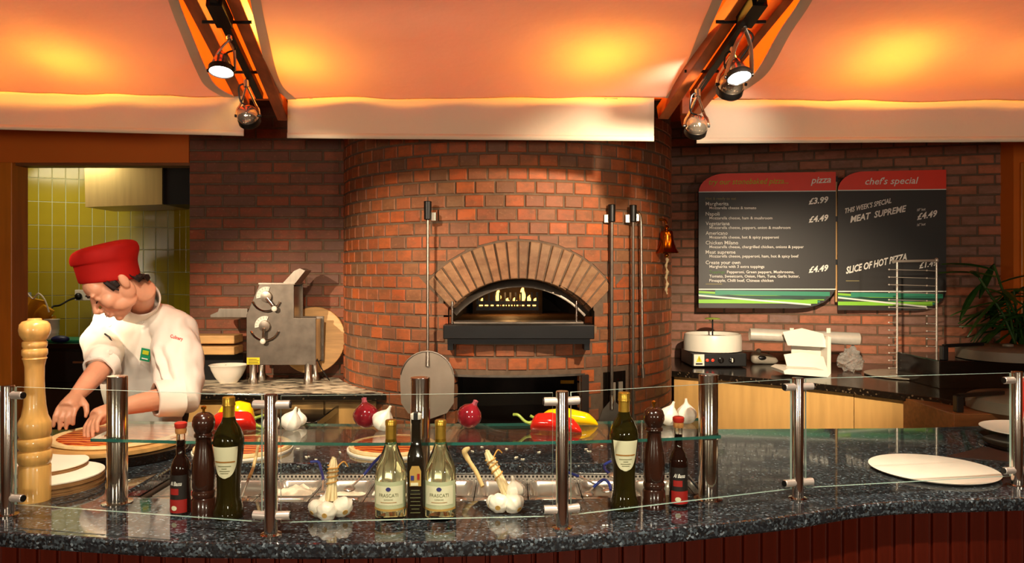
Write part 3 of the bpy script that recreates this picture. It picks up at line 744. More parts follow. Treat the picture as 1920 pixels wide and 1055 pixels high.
# upper apron, leaving room for the pans
b = MB(); fr = [(x, sm(front, x)+.085) for x in [-2.4+i*.1 for i in range(52)]]; b.grid([[Vector((x, y, z)) for x, y in fr] for z in (.70, .876)]); b.build('apron', 'mahogany', base, fix=False)
pm = MB().box(-.0235, .0235, 0, .014, 0, .875).lathe([(.006, 0), (.006, .875)], (.0305, .008, 0), 8).mesh('plank'); pm.materials.append(MATS['mahogany'])
x = -1.95
while x < 2.2:
    y = sm(front, x); dx = .02; tn_ = Vector((2*dx, sm(front, x+dx)-sm(front, x-dx), 0)).normalized()
    place('plank', pm, Vector((x, y+.066, 0)), base, rot=(0, 0, math.atan2(tn_.y, tn_.x))); x += .0625*tn_.x
# the sunken well
well = thing('pan_well', ((HX0+HX1)/2, 2.53, .70), 'sunken steel well with perforated back strip set in the worktop', 'food well')
MB().box(HX0-.01, HX1+.01, 2.29, 2.77, .70, .712).build('well_floor', 'black_metal', well)
MB().box(HX0-.01, HX1+.01, HB+.003, HB+.012, .712, .877).build('back_strip', 'satin_steel', well)
MB().box(HX0-.012, HX0-.003, 2.3, HB, .712, .877).box(HX1+.003, HX1+.012, 2.3, HB, .712, .877).build('end_strip', 'dull_steel', well)
b = MB()
for r_ in range(3):
    n = int((HX1-HX0)/.0145)
    for i in range(n):
        x = HX0+.012+i*.0145+(.00725 if r_ % 2 else 0); z = .871-.0125*r_
        b.add([(x+.0044*math.cos(2*PI*k_/8), HB+.0015, z+.0044*math.sin(2*PI*k_/8)) for k_ in range(8)], [tuple(range(8))])
b.build('perforations', 'black_ink', well, fix=False)['kind'] = 'stuff'
# food pans (two rows)
def rrect(wx, wy, r, z, n=4):
    pts = []
    for cx_, cy_, a0 in ((wx-r, wy-r, 0), (-wx+r, wy-r, PI/2), (-wx+r, -wy+r, PI), (wx-r, -wy+r, 1.5*PI)):
        for i in range(n+1): a = a0+PI/2*i/n; pts.append(Vector((cx_+r*math.cos(a), cy_+r*math.sin(a), z)))
    return pts
PW, PD = .0895, .104
pan = thing('food_pan', (0, 0, 0), 'empty steel food pan in the well row touching the perforated strip', 'food pan', 'steel pans set in the well')
MB().rings([rrect(PW, PD, .008, -.006), rrect(PW, PD, .008, 0), rrect(PW-.006, PD-.006, .02, .001), rrect(PW-.010, PD-.012, .03, -.004), rrect(PW-.014, PD-.016, .032, -.02),
            rrect(PW-.016, PD-.018, .032, -.024), rrect(PW-.022, PD-.026, .035, -.085), rrect(PW-.04, PD-.044, .03, -.095)], False).add(rrect(PW-.04, PD-.044, .03, -.095), [tuple(range(20))]).build('shell', 'pan_steel', pan, smooth=True)
NC = 10; first = True; pans = {}
for c in range(NC):
    for r_ in range(2):
        x = HX0+.095+c*(HX1-HX0-.19)/(NC-1); y = HB-.11-.215*r_; loc = (x, y, .862)
        lab = 'empty steel food pan in the well row touching the perforated strip' if r_ == 0 else 'empty steel food pan in the well row on the bottle side'
        if first: put(pan, loc); o = pan; first = False
        else: o = dup(pan, loc, 0, lab)
        pans[c, r_] = o
def fill(c, r_, m, label, lump=.006, h=-.05, seed=1):
    o = pans[c, r_]; o['label'] = label; b = MB(); n = 10; g = []
    for j in range(n+1):
        g.append([Vector((-.068+.136*i/n, -.08+.16*j/n, h+lump*noise.noise(Vector((i*.9, j*.9, seed)))+(lump*1.5)*(1-abs(i/n-.5)-abs(j/n-.5)))) for i in range(n+1)])
    q = b.grid(g); me_ = q.mesh('food'); me_.materials.append(MATS[m]); f_ = bpy.data.objects.new('food', me_); COL.objects.link(f_); f_.parent = o
    me_.polygons.foreach_set('use_smooth', [True]*len(me_.polygons))
fill(0, 0, 'tomato', 'corner food pan of red tomato sauce touching the perforated strip', .004, -.035)
fill(0, 1, 'tomato', 'corner food pan of red tomato sauce on the bottle side', .004, -.035)
fill(2, 0, 'food_white', 'steel food pan with chopped white onion along the perforated strip', .02, -.03)
fill(2, 1, 'food_brown', 'steel food pan with brown minced topping on the bottle side of the well', .012, -.06)
fill(3, 0, 'food_white', 'steel food pan of grated cheese behind the garlic bunch', .015, -.045, 4)
fill(4, 1, 'food_brown', 'steel food pan with dark chopped olives near the wine bottles', .012, -.06, 6)
# ================================================================ SNEEZE GUARD
PH = .375
SG = [Vector((-2.25, 2.36, 0)), G(15, 966), G(508, 1003), G(1054, 990), G(1496, 935), Vector((1.655, 2.46, 0)), Vector((2.5, 2.5, 0))]
for q in SG: q.z = TOP
def guard_post(q, nxt, prv, label):
    th = thing('guard_post', tuple(q), label, 'glass post', 'chrome posts of the glass guard')
    x, y, z = q
    MB().lathe([(.028, 0), (.028, .004), (.0175, .006), (.0175, PH-.003), (.0165, PH)], q, 28).build('pole', 'chrome', th, smooth=True)
    for z_ in (.052, PH-.028):
        for tgt in (nxt, prv):
            d = (tgt-q); d.z = 0; d.normalize(); c = Vector((x, y, z+z_))
            MB().cyl(c+d*.012, c+d*.050, .0115, seg=18).build('clamp', 'satin_steel', th, smooth=True, bevel=.0015)
            MB().cyl(c+d*.050, c+d*.053, .0095, seg=18).build('clamp_cap', 'black_metal', th, smooth=True)
wh = ['beside the tall pale wooden pepper mill', 'between the oil bottle and the first garlic bunch', 'between the second garlic bunch and the red pepper', 'in front of the maple cabinet and white plate', 'beside the red and white price card']
for i in range(1, 6): guard_post(SG[i], SG[i+1], SG[i-1], 'slim chrome glass guard post '+wh[i-1])
wh = ['at the far end beside the pale pepper mill', 'in front of the chef and the small sauce bottle', 'in front of the two wine bottles', 'in front of the oil bottle and the glass shelf end', 'in front of the large white plate', 'at the end past the price card']
for i in range(6):
    a, b_ = SG[i].copy(), SG[i+1].copy(); d = (b_-a).normalized(); a += d*.026; b_ -= d*.026; n = Vector((d.y, -d.x, 0))*.004
    mb = MB(); vs_ = [p+n*s_+Vector((0, 0, z_)) for z_ in (.034, PH-.004) for p in (a, b_) for s_ in (-1, 1)]
    mb.add(vs_, [(0, 2, 6, 4), (1, 5, 7, 3)], 0); mb.add(vs_, [(0, 1, 3, 2), (4, 6, 7, 5), (0, 4, 5, 1), (2, 3, 7, 6)], 1)
    tag(mb.build('sneeze_screen', ['clear_pane', 'screen_edge']), 'upright clear glass guard panel '+wh[i], 'glass panel', 'glass panels of the guard')
# glass shelf on three thick posts
SZ = 1.126
SP = [G(220, 942), Vector((-.275, 2.25, TOP)), G(1328, 922)]
SP[2] = P(1328, 702, .316*F/192); SP[2].z = TOP
sf = [(-1.25, 2.23), (-.9, 2.195), (-.45, 2.175), (0, 2.185), (.35, 2.22), (.65, 2.275)]
n = 24; fl = []; bl = []
for i in range(n+1):
    x = -1.252+(.632+1.252)*i/n; y = interp(sf, x); fl.append((x, y)); bl.append((x*1.02, y+.265+.01*i/n))
mb = MB(); poly = fl+bl[::-1]; m_ = len(poly); vs_ = [Vector((x, y, z)) for z in (SZ-.009, SZ) for x, y in poly]
fs0 = []
for i in range(n): fs0 += [(i, m_-1-i, m_-2-i, i+1), (m_+i, m_+i+1, m_+m_-2-i, m_+m_-1-i)]
mb.add(vs_, fs0, 0); mb.add(vs_, [(i, (i+1) % m_, m_+(i+1) % m_, m_+i) for i in range(m_)], 1)
tag(mb.build('glass_shelf', ['clear_pane', 'pane_edge']), 'long curved green edged glass shelf holding onions, garlic and peppers', 'glass shelf')
for q, lb in zip(SP, ('beside the chef', 'behind the wine bottles', 'behind the sauce bottle with the red cap')):
    th = thing('shelf_post', tuple(q), 'thick chrome shelf post '+lb, 'shelf post', 'thick chrome posts of the glass shelf')
    MB().lathe([(.044, 0), (.044, .003), (.030, .005)], q, 32).build('base_ring', 'chrome', th, smooth=True)
    MB().lathe([(.0295, .003), (.0295, .382), (.028, .385)], q, 32).build('pole', 'chrome', th, smooth=True)
    MB().lathe([(.031, SZ-TOP-.018), (.031, SZ-TOP-.012)], q, 32).build('shelf_collar', 'chrome', th, smooth=True)
# ================================================================ THINGS ON THE WORKTOP
FA = -PI/2
def turned(name, prof, m, label, cat, px, py, h, extra=None, seg=32):
    q = G(px, py); q.y += prof[0][0]; s = q.y/(q.y-prof[0][0]); q.x *= s
    th = thing(name, (0, 0, 0), label, cat)
    MB().lathe(prof, (0, 0, 0), seg).build('body', m, th, smooth=True)
    if extra: extra(th)
    put(th, (q.x, q.y, TOP)); return th
# tall pale mill
mp = [(.0445, 0), (.0445, .105), (.042, .112), (.046, .120), (.0475, .135), (.046, .150), (.041, .156), (.0455, .165), (.047, .178), (.0455, .19), (.041, .195), (.045, .205), (.046, .235), (.043, .245), (.036, .26), (.031, .29), (.028, .33), (.0265, .37), (.027, .41), (.031, .43), (.034, .435), (.031, .44), (.035, .447), (.035, .462), (.031, .467), (.034, .473), (.034, .485), (.031, .489)]
hd = [(.028, .489), (.033, .494), (.041, .508), (.0435, .523), (.041, .540), (.033, .549), (.02, .552), (.019, .556), (.018, .558)]
turned('tall_pepper_mill', mp, 'mill_wood', 'tall pale turned wooden pepper mill at the end of the counter', 'pepper mill', 65, 945, .55, lambda th: MB().lathe(hd, (0, 0, 0), 32).build('head', 'mill_wood', th, smooth=True))
dm = [(.0335, 0), (.0335, .05), (.029, .056), (.032, .064), (.032, .072), (.028, .078), (.031, .086), (.0315, .10), (.032, .135), (.029, .165), (.024, .195), (.0215, .215), (.022, .226), (.0265, .230), (.0265, .236), (.024, .240)]
dh = [(.022, .240), (.026, .247), (.0315, .262), (.0315, .275), (.027, .288), (.016, .297), (.006, .299)]
def dmx(th):
    MB().lathe(dh, (0, 0, 0), 32).build('head', 'mill_dark', th, smooth=True)
    MB().lathe([(.004, .298), (.004, .307), (.0075, .309), (.0075, .315), (.003, .318)], (0, 0, 0), 16).build('brass_knob', 'brass', th, smooth=True)
turned('pepper_mill', dm, 'mill_dark', 'dark brown wooden pepper mill between sauce bottle and oil bottle by the steel well corner', 'pepper mill', 382, 975, .32, dmx)
turned('pepper_mill', dm, 'mill_dark', 'dark brown wooden pepper mill standing before the garlic near the shelf end', 'pepper mill', 1226, 957, .32, dmx)
# green oil bottles (flared foot, waisted body)
ob = [(.040, 0), (.042, .006), (.042, .02), (.036, .038), (.0325, .065), (.0325, .10), (.0345, .14), (.040, .185), (.0425, .205), (.0425, .22), (.039, .238), (.030, .258), (.021, .272), (.018, .282), (.0165, .287)]
obr = lambda z: interp([(z_, r_) for r_, z_ in ob], z)
def obx(th):
    MB().lathe([(.0165, .283), (.0165, .318), (.0185, .319), (.0185, .323), (.0175, .325), (.0175, .342), (.015, .344)], (0, 0, 0), 24).build('gold_cap', 'foil_gold', th, smooth=True)
    l_ = wrap(.04, .118, .208, FA-.95, FA+.95, 'label', 'label_cream', th, taper=obr, round_=-2.4)
    wrap(.0405, .163, .167, FA-.8, FA+.8, 'label_rule', 'ink_brown', l_, taper=lambda z: obr(z)+.0006)
    for i, (w_, z_) in enumerate(((.042, .152), (.016, .145), (.034, .138), (.026, .132))):
        a = w_/.04/2; wrap(.0405, z_, z_+.0018, FA-a, FA+a, 'label_line', 'ink_green', l_, taper=lambda z: obr(z)+.0006)
turned('oil_bottle', ob, 'oil_glass', 'dark green olive oil bottle with gold cap beside the slim post near the chef', 'bottle', 429, 977, .34, obx)
turned('oil_bottle', ob, 'oil_glass', 'dark green olive oil bottle with gold cap before the steel blade leaning on the oven', 'bottle', 1170, 960, .34, obx)
# small dark sauce bottles
vb = [(.0265, 0), (.028, .003), (.028, .125), (.027, .14), (.020, .158), (.0125, .170), (.0125, .196)]
def vbx(th):
    MB().lathe([(.0125, .196), (.0118, .236), (.0125, .24)], (0, 0, 0), 20).build('neck', 'clear_glass', th, smooth=True)
    MB().lathe([(.010, .196), (.0085, .214)], (0, 0, 0), 16).build('liquid', 'vinegar_glass', th, smooth=True)
    MB().lathe([(.0145, .233), (.016, .243), (.014, .254)], (0, 0, 0), 18).build('cork', 'cork', th, smooth=True)
    MB().lathe([(.0155, .249), (.0175, .255), (.0175, .263), (.013, .266)], (0, 0, 0), 18).build('red_cap', 'red_wax', th, smooth=True)
    l_ = wrap(.028, .008, .118, FA-1.0, FA+1.0, 'label', 'label_black', th)
    wrap(.0285, .010, .048, FA-1.0, FA+1.0, 'label_red_band', 'label_red', l_)
    wrap(.0285, .062, .080, FA-.75, FA+.2, 'label_red_patch', 'label_red', l_)
    wrap(.029, .017, .031, FA-.55, FA+.05, 'label_oval', 'label_cream', l_, round_=2)
    bent_text('Al Bassa', .036, .012, .0292, .088, FA-.12, 'lettering', 'white_ink', l_, shear=.4, bold=.01)
turned('sauce_bottle', vb, 'vinegar_glass', 'small dark sauce bottle with red cap beside the dark mill by the steel well corner', 'bottle', 339, 968, .27, vbx)
turned('sauce_bottle', vb, 'vinegar_glass', 'small dark sauce bottle with red cap at the end beyond the dark mill', 'bottle', 1272, 951, .27, vbx)
# two wine bottles
wb = [(.042, 0), (.045, .004), (.045, .115), (.0435, .135), (.038, .155), (.029, .178), (.021, .198), (.0165, .214), (.0155, .225)]
def wbx(th):
    MB().lathe([(.0155, .216), (.0155, .262), (.0165, .263), (.0165, .275), (.0145, .278)], (0, 0, 0), 24).build('gold_foil', 'foil_gold', th, smooth=True)
    l_ = wrap(.045, .036, .112, FA-1.25, FA+1.25, 'label', 'label_green', th)
    wrap(.0455, .047, .100, FA-.95, FA+.95, 'label_panel', 'label_cream', l_)
    bent_text('FRASCATI', .056, .0095, .0470, .070, FA, 'lettering', 'ink_green', l_)
    bent_text('SUPERIORE', .026, .0035, .0470, .061, FA, 'lettering', 'ink_green', l_)
    wrap(.0462, .054, .0555, FA-.5, FA+.5, 'label_rule', 'ink_brown', l_)
    wrap(.0465, .086, .098, FA-.16, FA+.16, 'crest', 'ink_blue', l_, round_=1.4)
    wrap(.0455, .030, .036, FA-1.25, FA+1.25, 'label_foot', 'label_tan', l_)
turned('wine_bottle', wb, 'wine_glass', 'pale wine bottle with gold foil between garlic bunch and tall dark bottle', 'bottle', 733, 978, .28, wbx)
turned('wine_bottle', wb, 'wine_glass', 'pale wine bottle with gold foil between tall dark bottle and wooden ladle', 'bottle', 826, 978, .28, wbx)
th = thing('square_bottle', (0, 0, 0), 'tall slim square dark bottle with white stopper between the wine bottles', 'bottle')
MB().rings([rrect(a, a, a*.35, z) for a, z in ((.022, 0), (.024, .004), (.024, .165), (.0225, .185), (.015, .208), (.0125, .225), (.0115, .27), (.0135, .274), (.0135, .283))], True).build('body', 'dark_bottle', th, smooth=True)
MB().lathe([(.0145, .283), (.0160, .288), (.0160, .297), (.010, .300)], (0, 0, 0), 20).build('stopper', 'white_plastic', th, smooth=True)
MB().box(-.006, .006, -.0165, .0165, .283, .3015).build('strap', 'black_plastic', th)
l_ = MB().grid([[Vector((-.016, -.0245, .098)), Vector((.016, -.0245, .098))], [Vector((-.016, -.0245, .14)), Vector((.016, -.0245, .14))], [Vector((-.010, -.0245, .155)), Vector((.010, -.0245, .155))]]).build('picture_label', 'label_tan', th, fix=False)
MB().box(-.013, -.004, -.0262, -.0248, .115, .128).build('picture_blue', 'ink_blue', l_)
MB().box(.005, .012, -.0262, -.0248, .117, .133).build('picture_red', 'label_red', l_)
MB().box(-.013, .008, -.0264, -.0248, .100, .108).build('picture_ribbon', 'label_cream', l_)
for i, w_ in enumerate((.024, .028, .03, .026, .03, .022, .028)): MB().box(-w_/2, w_/2, -.0252, -.0246, .086-i*.0105, .0875-i*.0105).build('label_line', 'ink_green', th)
q = G(780, 977); put(th, (q.x*1.012, q.y+.026, TOP), math.radians(3))
# garlic
def bulb(mb, c, r, ax, seed=0, hgt=1.0):
    pr = [(.10, -.92), (.42, -.90), (.78, -.66), (.98, -.25), (.98, .08), (.80, .45), (.48, .78), (.22, 1.05), (.14, 1.3), (.11, 1.55)]
    mb.lathe([(a*r, z*r*hgt) for a, z in pr], c, 28, lobes=7+seed % 3, amp=.06, axis=ax)
def garlic(name, pts, label):
    """single bulbs standing on the glass shelf"""
    q, r, ax = pts; th = thing(name, (q.x, q.y, SZ), label, 'garlic', 'garlic bulbs on the glass shelf'); mb = MB(); bulb(mb, (q.x, q.y, SZ+r*.92), r, ax, int(r*1000)); mb.build('bulb', 'garlic', th, smooth=True)
    d = Vector(ax).normalized(); c = Vector((q.x, q.y, SZ+r*.92)); MB().cyl(c-d*r*.97, c-d*r*.8, r*.2, seg=10).build('root', 'garlic_root', th)
garlic('garlic_bulb', (G(546, 806, SZ), .031, (.35, -.1, .9)), 'plain white garlic bulb with upright neck beside the slim post')
garlic('garlic_bulb', (G(562, 797, SZ), .022, (-.1, .1, 1)), 'small white garlic bulb tucked behind a bigger one')
garlic('garlic_bulb', (G(508, 806, SZ), .026, (-.5, .1, .8)), 'white garlic bulb behind the slim post beside the bell peppers')
garlic('garlic_bulb', (G(719, 806, SZ), .034, (.45, -.2, .85)), 'white garlic bulb leaning against the red onion')
garlic('garlic_bulb', (G(1254, 796, SZ), .032, (.3, -.1, .9)), 'white garlic bulb hidden partly behind the dark mill')
garlic('garlic_bulb', (G(1287, 793, SZ), .033, (-.05, -.1, 1)), 'white garlic bulb at the end of the glass shelf above the sauce bottle')
def bunch(c, lean, bulbs, label):
    c = Vector(c); th = thing('garlic_bunch', (c.x, c.y, TOP), label, 'garlic', 'tied garlic bunches')
    for i, (dx, dy, dz_, r, ax) in enumerate(bulbs):
        mb = MB(); bulb(mb, c+Vector((dx, dy, dz_)), r, ax, i, .9); o = mb.build('bulb', 'garlic', th, smooth=True)
        d = Vector(ax).normalized(); e = c+Vector((dx, dy, dz_)); MB().cyl(e-d*r*.87, e-d*r*.68, r*.26, seg=12).build('root', 'garlic_root', o)
    b0 = c+Vector((0, .01, .045)); tp = b0+Vector(lean); d = (tp-b0).normalized()
    for k_ in range(6):
        a = k_*PI/3; o = Vector((math.cos(a)*.008, math.sin(a)*.008, 0)); MB().tube([b0+o*1.6, b0.lerp(tp, .4)+o, b0.lerp(tp, .8)+o*1.1, tp+o*.6+Vector((0, 0, .004*(k_ % 3)))], [.006, .0055, .006, .004], 8).build('stalk', 'garlic_stalk', th, smooth=True)
    s_ = d.orthogonal().normalized(); u = d.cross(s_); sp = []
    for i in range(64):
        t_ = i/63; a = t_*PI*2*4.5; sp.append(b0.lerp(tp, .25+.62*(t_**.6))+(s_*math.cos(a)+u*math.sin(a))*.0155)
    MB().tube(sp, .002, 6).build('raffia_tie', 'raffia', th, smooth=True)
    MB().tube(smoothline([tp-d*.02+s_*.014, tp-d*.015+s_*.035+Vector((0, 0, .01)), tp-d*.02+s_*.05], 8), .0022, 6).build('raffia_end', 'raffia', th, smooth=True)
q = G(614, 975); bunch((q.x, q.y+.03, TOP), (.003, .02, .11), [(-.002, -.028, .026, .029, (.05, .9, .25)), (-.036, -.004, .027, .026, (.5, .7, .4)), (.034, .0, .030, .031, (-.5, .7, .4)), (-.018, .022, .036, .024, (.1, -.2, 1))], 'bunch of garlic with upright raffia tied stalks beside the slim post')
q = G(952, 963); bunch((q.x, q.y+.03, TOP), (-.062, .03, .115), [(-.026, -.022, .030, .030, (.1, .9, .3)), (.018, -.022, .028, .030, (-.6, .6, .5)), (.022, .012, .058, .029, (-.2, .2, .9)), (-.040, .0, .024, .024, (.6, .6, .3))], 'bunch of garlic with leaning raffia tied stalks beside the wooden ladle')
# wooden ladle, other handles in the pans
a = G(905, 910, .85); tp = P(878, 848, 2.52)
tag(MB().tube(smoothline([P(905, 912, 2.42), P(893, 885, 2.46), P(877, 860, 2.5), P(871, 846, 2.5), P(881, 839, 2.5)], 16), [.0075]*4+[.008]*4+[.0095]*4+[.010, .0095, .008, .006, .004], 10, flat=.7).build('wooden_ladle', 'bamboo', smooth=True), 'pale wooden ladle handle with hooked end standing in a pan', 'ladle')
def tool(pts, r, parts, label, nm='pan_spoon'):
    ps = [P(*q) for q in pts]; th = thing(nm, tuple(ps[0]), label, 'spoon'); cut_ = parts
    sm_ = smoothline(ps, 24); k_ = int(24*cut_)
    MB().tube(sm_[k_:], r, 8).build('handle', 'blue_handle' if nm == 'pan_spoon' else 'bamboo', th, smooth=True)
    MB().tube(sm_[:k_+1], r*.7, 8).ell(ps[0], (.02, .026, .008)).build('bowl', 'pan_steel', th, smooth=True)
tool([(604, 925, 2.40), (606, 900, 2.45), (602, 880, 2.5), (597, 866, 2.52), (582, 866, 2.52)], .005, .25, 'spoon with hooked blue handle behind the garlic bunch')
tool([(655, 916, 2.46), (682, 890, 2.5), (702, 866, 2.54), (722, 847, 2.56)], .005, .35, 'spoon with straight blue handle beside the wine bottle')
tool([(1138, 918, 2.50), (1090, 895, 2.5), (1062, 884, 2.52), (1056, 880, 2.52)], .005, .4, 'spoon with blue handle lying behind the slim post')
tool([(1102, 925, 2.44), (1118, 908, 2.46), (1132, 899, 2.46), (1142, 906, 2.45), (1145, 918, 2.42)], .005, .2, 'blue handled spoon bent beside the oil bottle')
tool([(1150, 890, 2.6), (1138, 884, 2.62), (1133, 872, 2.65), (1146, 864, 2.66)], .005, .2, 'blue hooked spoon handle against the perforated strip')
tool([(452, 935, 2.44), (465, 900, 2.5), (476, 872, 2.55), (487, 820, 2.6)], .0055, .4, 'spoon with wooden handle standing in the onion pan', 'wooden_spoon')
# onions and peppers on the shelf
def onion(px, py, r, ax, label):
    q = G(px, py, SZ); th = thing('red_onion', (q.x, q.y, SZ), label, 'onion', 'red onions on the glass shelf'); c = Vector((q.x, q.y, SZ+r*.95))
    MB().lathe([(.04*r, -.97*r), (.4*r, -.92*r), (.78*r, -.64*r), (1.0*r, -.12*r), (.96*r, .25*r), (.72*r, .62*r), (.36*r, .88*r), (.18*r, 1.02*r)], c, 28, axis=ax, lobes=9, amp=.008).build('bulb', 'onion', th, smooth=True)
    MB().lathe([(.20*r, .95*r), (.15*r, 1.15*r), (.17*r, 1.35*r), (.05*r, 1.38*r)], c, 12, axis=ax, lobes=4, amp=.2).build('neck', 'onion_tip', th, smooth=True)
onion(686, 801, .041, (-.15, .2, .95), 'shiny red onion beside a white garlic bulb')
onion(880, 801, .040, (.4, -.15, .9), 'shiny red onion standing alone in front of the oven store')
def pepper(pts, rr, m, stem, label, lob=3):
    pts = [Vector(q) for q in pts]; th = thing('pepper', (pts[0].x, pts[0].y, SZ), label, 'pepper'); sp = smoothline(pts, 16); rs = []
    for i, p in enumerate(sp):
        t_ = i/16; r = interp(rr, t_); d = (sp[min(i+1, 16)]-sp[max(i-1, 0)]).normalized(); x_ = Vector((0, 0, 1)); y_ = d.cross(x_).normalized()
        p = Vector((p.x, p.y, SZ+r*.98)); rs.append([p+(y_*math.cos(2*PI*k_/20)+x_*math.sin(2*PI*k_/20))*r*(1+.06*math.cos(lob*2*PI*k_/20)) for k_ in range(20)])
    MB().rings(rs).build('flesh', m, th, smooth=True)
    MB().tube(smoothline(stem, 10), [.009, .007]+[.0045]*8+[.005], 8).build('stem', 'pepper_green', th, smooth=True)
pepper([P(996, 795, 2.36), P(1040, 797, 2.34), P(1090, 801, 2.31)], [(0, .012), (.15, .025), (.45, .028), (.8, .021), (1, .005)], 'pepper_red', [P(998, 793, 2.36), P(985, 790, 2.36), P(972, 778, 2.37), P(963, 777, 2.38)], 'long red pepper with curled green stem lying on the glass shelf', 4)
pepper([P(1012, 785, 2.45), P(1065, 787, 2.43), P(1121, 790, 2.42)], [(0, .012), (.2, .024), (.5, .027), (.8, .020), (1, .004)], 'pepper_yellow', [P(1012, 785, 2.45), P(1004, 784, 2.45), P(998, 781, 2.45), P(994, 779, 2.45)], 'long yellow pepper lying behind the long red pepper')
pepper([P(398, 800, 2.36), P(430, 800, 2.34), P(480, 798, 2.36)], [(0, .012), (.2, .027), (.55, .030), (.85, .028), (1, .012)], 'pepper_red', [P(479, 797, 2.36), P(488, 799, 2.36), P(494, 802, 2.36), P(499, 803, 2.36)], 'plump red bell pepper lying behind the olive oil bottle', 4)
pepper([P(408, 788, 2.46), P(445, 787, 2.45), P(478, 786, 2.46)], [(0, .014), (.2, .031), (.55, .037), (.85, .032), (1, .012)], 'pepper_yellow', [P(476, 784, 2.46), P(486, 781, 2.46), P(492, 779, 2.46), P(498, 778, 2.46)], 'plump yellow bell pepper lying behind the red bell pepper', 4)
# pizzas
def pizza(c, r, label, z0=TOP, board=None):
    c = Vector((c.x, c.y, z0)); th = thing('pizza', tuple(c), label, 'pizza'); mb = MB(); z = 0
    if board:
        MB().lathe([(board, 0), (board, .006)], c, 48).build('card_base', 'card_white', th); z = .006
    prf = [(.01, z), (r*.97, z), (r, z+.006), (r*.99, z+.014), (r*.95, z+.016), (r*.90, z+.011), (r*.5, z+.010), (.004, z+.010)]
    mb.lathe(prf, c, 56, lobes=5, amp=.008); mb.build('dough', 'dough', th, smooth=True)
    s_ = MB(); s_.lathe([(r*.88, z+.010), (r*.86, z+.0135), (r*.5, z+.014), (.004, z+.014)], c, 56, lobes=7, amp=.015); s_.build('sauce', 'sauce', th, smooth=True)
    return th
q = G(456, 836, TOP+.014); pizza(q, .185, 'sauced pizza base lying behind the bell peppers and oil bottle', board=.19)
q = G(736, 834, TOP+.014); pizza(q, .172, 'sauced pizza base lying behind the wine bottles', board=.178)
PZ = TOP+.062
q = Vector((-1.535, 2.90, 0))
tag(MB().lathe([(.20, 0), (.255, .004), (.262, .036), (.250, .040), (.01, .040)], (q.x+.02, q.y, TOP), 48).build('black_pizza_pan', 'black_gloss', smooth=True), 'round black pan under the wooden pizza peel', 'pan')
th = thing('wooden_peel', (q.x, q.y, TOP+.040), 'round wooden pizza peel with long handle under the chef\'s pizza', 'pizza peel')
MB().lathe([(.255, .0), (.262, .004), (.262, .018), (.255, .022), (.01, .022)], (q.x, q.y, TOP+.040), 56).build('blade', 'peel_wood', th, smooth=True)
MB().bar((q.x+.17, q.y+.18, TOP+.054), (-1.20, 3.55, TOP+.060), .04, .02).build('handle', 'brown_wood', th, bevel=.008)
pz = pizza(Vector((q.x+.01, q.y+.01, 0)), .235, 'large pizza base being sauced by the chef', z0=PZ)
# stacks of white cards
def card_stack(px, py, r, n, label, z0=TOP):
    c = G(px, py, z0+n*.0042); c.z = z0; rn = random.Random(n)
    for i in range(n):
        o = MB().lathe([(r, 0), (r, .0036)], (c.x+rn.uniform(-.002, .002), c.y+rn.uniform(-.002, .002), z0+i*.0042), 40)
        tag(o.build('pizza_card', 'card_white' if i == n-1 else 'card_brown'), (label+', on top') if i == n-1 else ('brown edged round pizza card lower down in the '+('big' if r > .15 else 'small')+' stack'), 'pizza card', 'round pizza cards in stacks')
    return z0+n*.0042
z_ = card_stack(95, 886, .157, 10, 'white round pizza card of the big stack beside the pale mill')
card_stack(80, 867, .135, 4, 'white round pizza card of the small stack', z_)
# white plate, side plate and dark patch
def disc(name, px, py, r, label, cat, prof, m, z=TOP):
    c = G(px, py, z+prof[-1][1]); return tag(MB().lathe(prof, (c.x, c.y, z), 56).build(name, m, smooth=True), label, cat)
disc('white_plate', 1749, 877, .206, 'large flat white round plate on the open granite', 'plate', [(.10, 0), (.19, .004), (.205, .010), (.206, .012), (.20, .013), (.01, .011)], 'white_ceramic')
disc('plate_stand', 1932, 830, .17, 'dark round stand under the white side plate', 'stand', [(.10, 0), (.16, .01), (.165, .022), (.05, .022)], 'black_gloss')
disc('side_plate', 1932, 807, .16, 'white side plate on a dark round stand', 'plate', [(.09, 0), (.15, .006), (.185, .016), (.186, .019), (.15, .012), (.01, .010)], 'white_ceramic', TOP+.023)
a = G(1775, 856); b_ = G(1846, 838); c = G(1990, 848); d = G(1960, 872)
tag(MB().prism([(v_.x, v_.y) for v_ in (a, b_, c, d)], TOP, TOP+.003).build('dark_patch', 'patch_brown'), 'dark brown sheet put in as shading on the granite beyond the white plate', 'dark patch')  # shading on the granite, put in as a thin brown sheet
# red and white price card clipped to the guard end
pc = thing('price_card', (1.66, 2.42, 1.16), 'red and white folded price card at the end of the glass guard', 'sign')
A_ = P(1890, 707, 2.47); B_ = P(1945, 705, 2.44); C_ = P(1945, 800, 2.44); D_ = P(1917, 782, 2.46)
MB().grid([[A_, B_], [D_, C_]]).build('card', 'card_white', pc, fix=False, solid=.003)
MB().grid([[A_.lerp(B_, .12)+Vector((0, -.004, -.004)), B_+Vector((0, -.004, -.004))], [D_.lerp(C_, .15)+Vector((0, -.004, .01)), C_+Vector((0, -.004, .01))]]).build('red_face', 'paper_red', pc, fix=False, solid=.001)
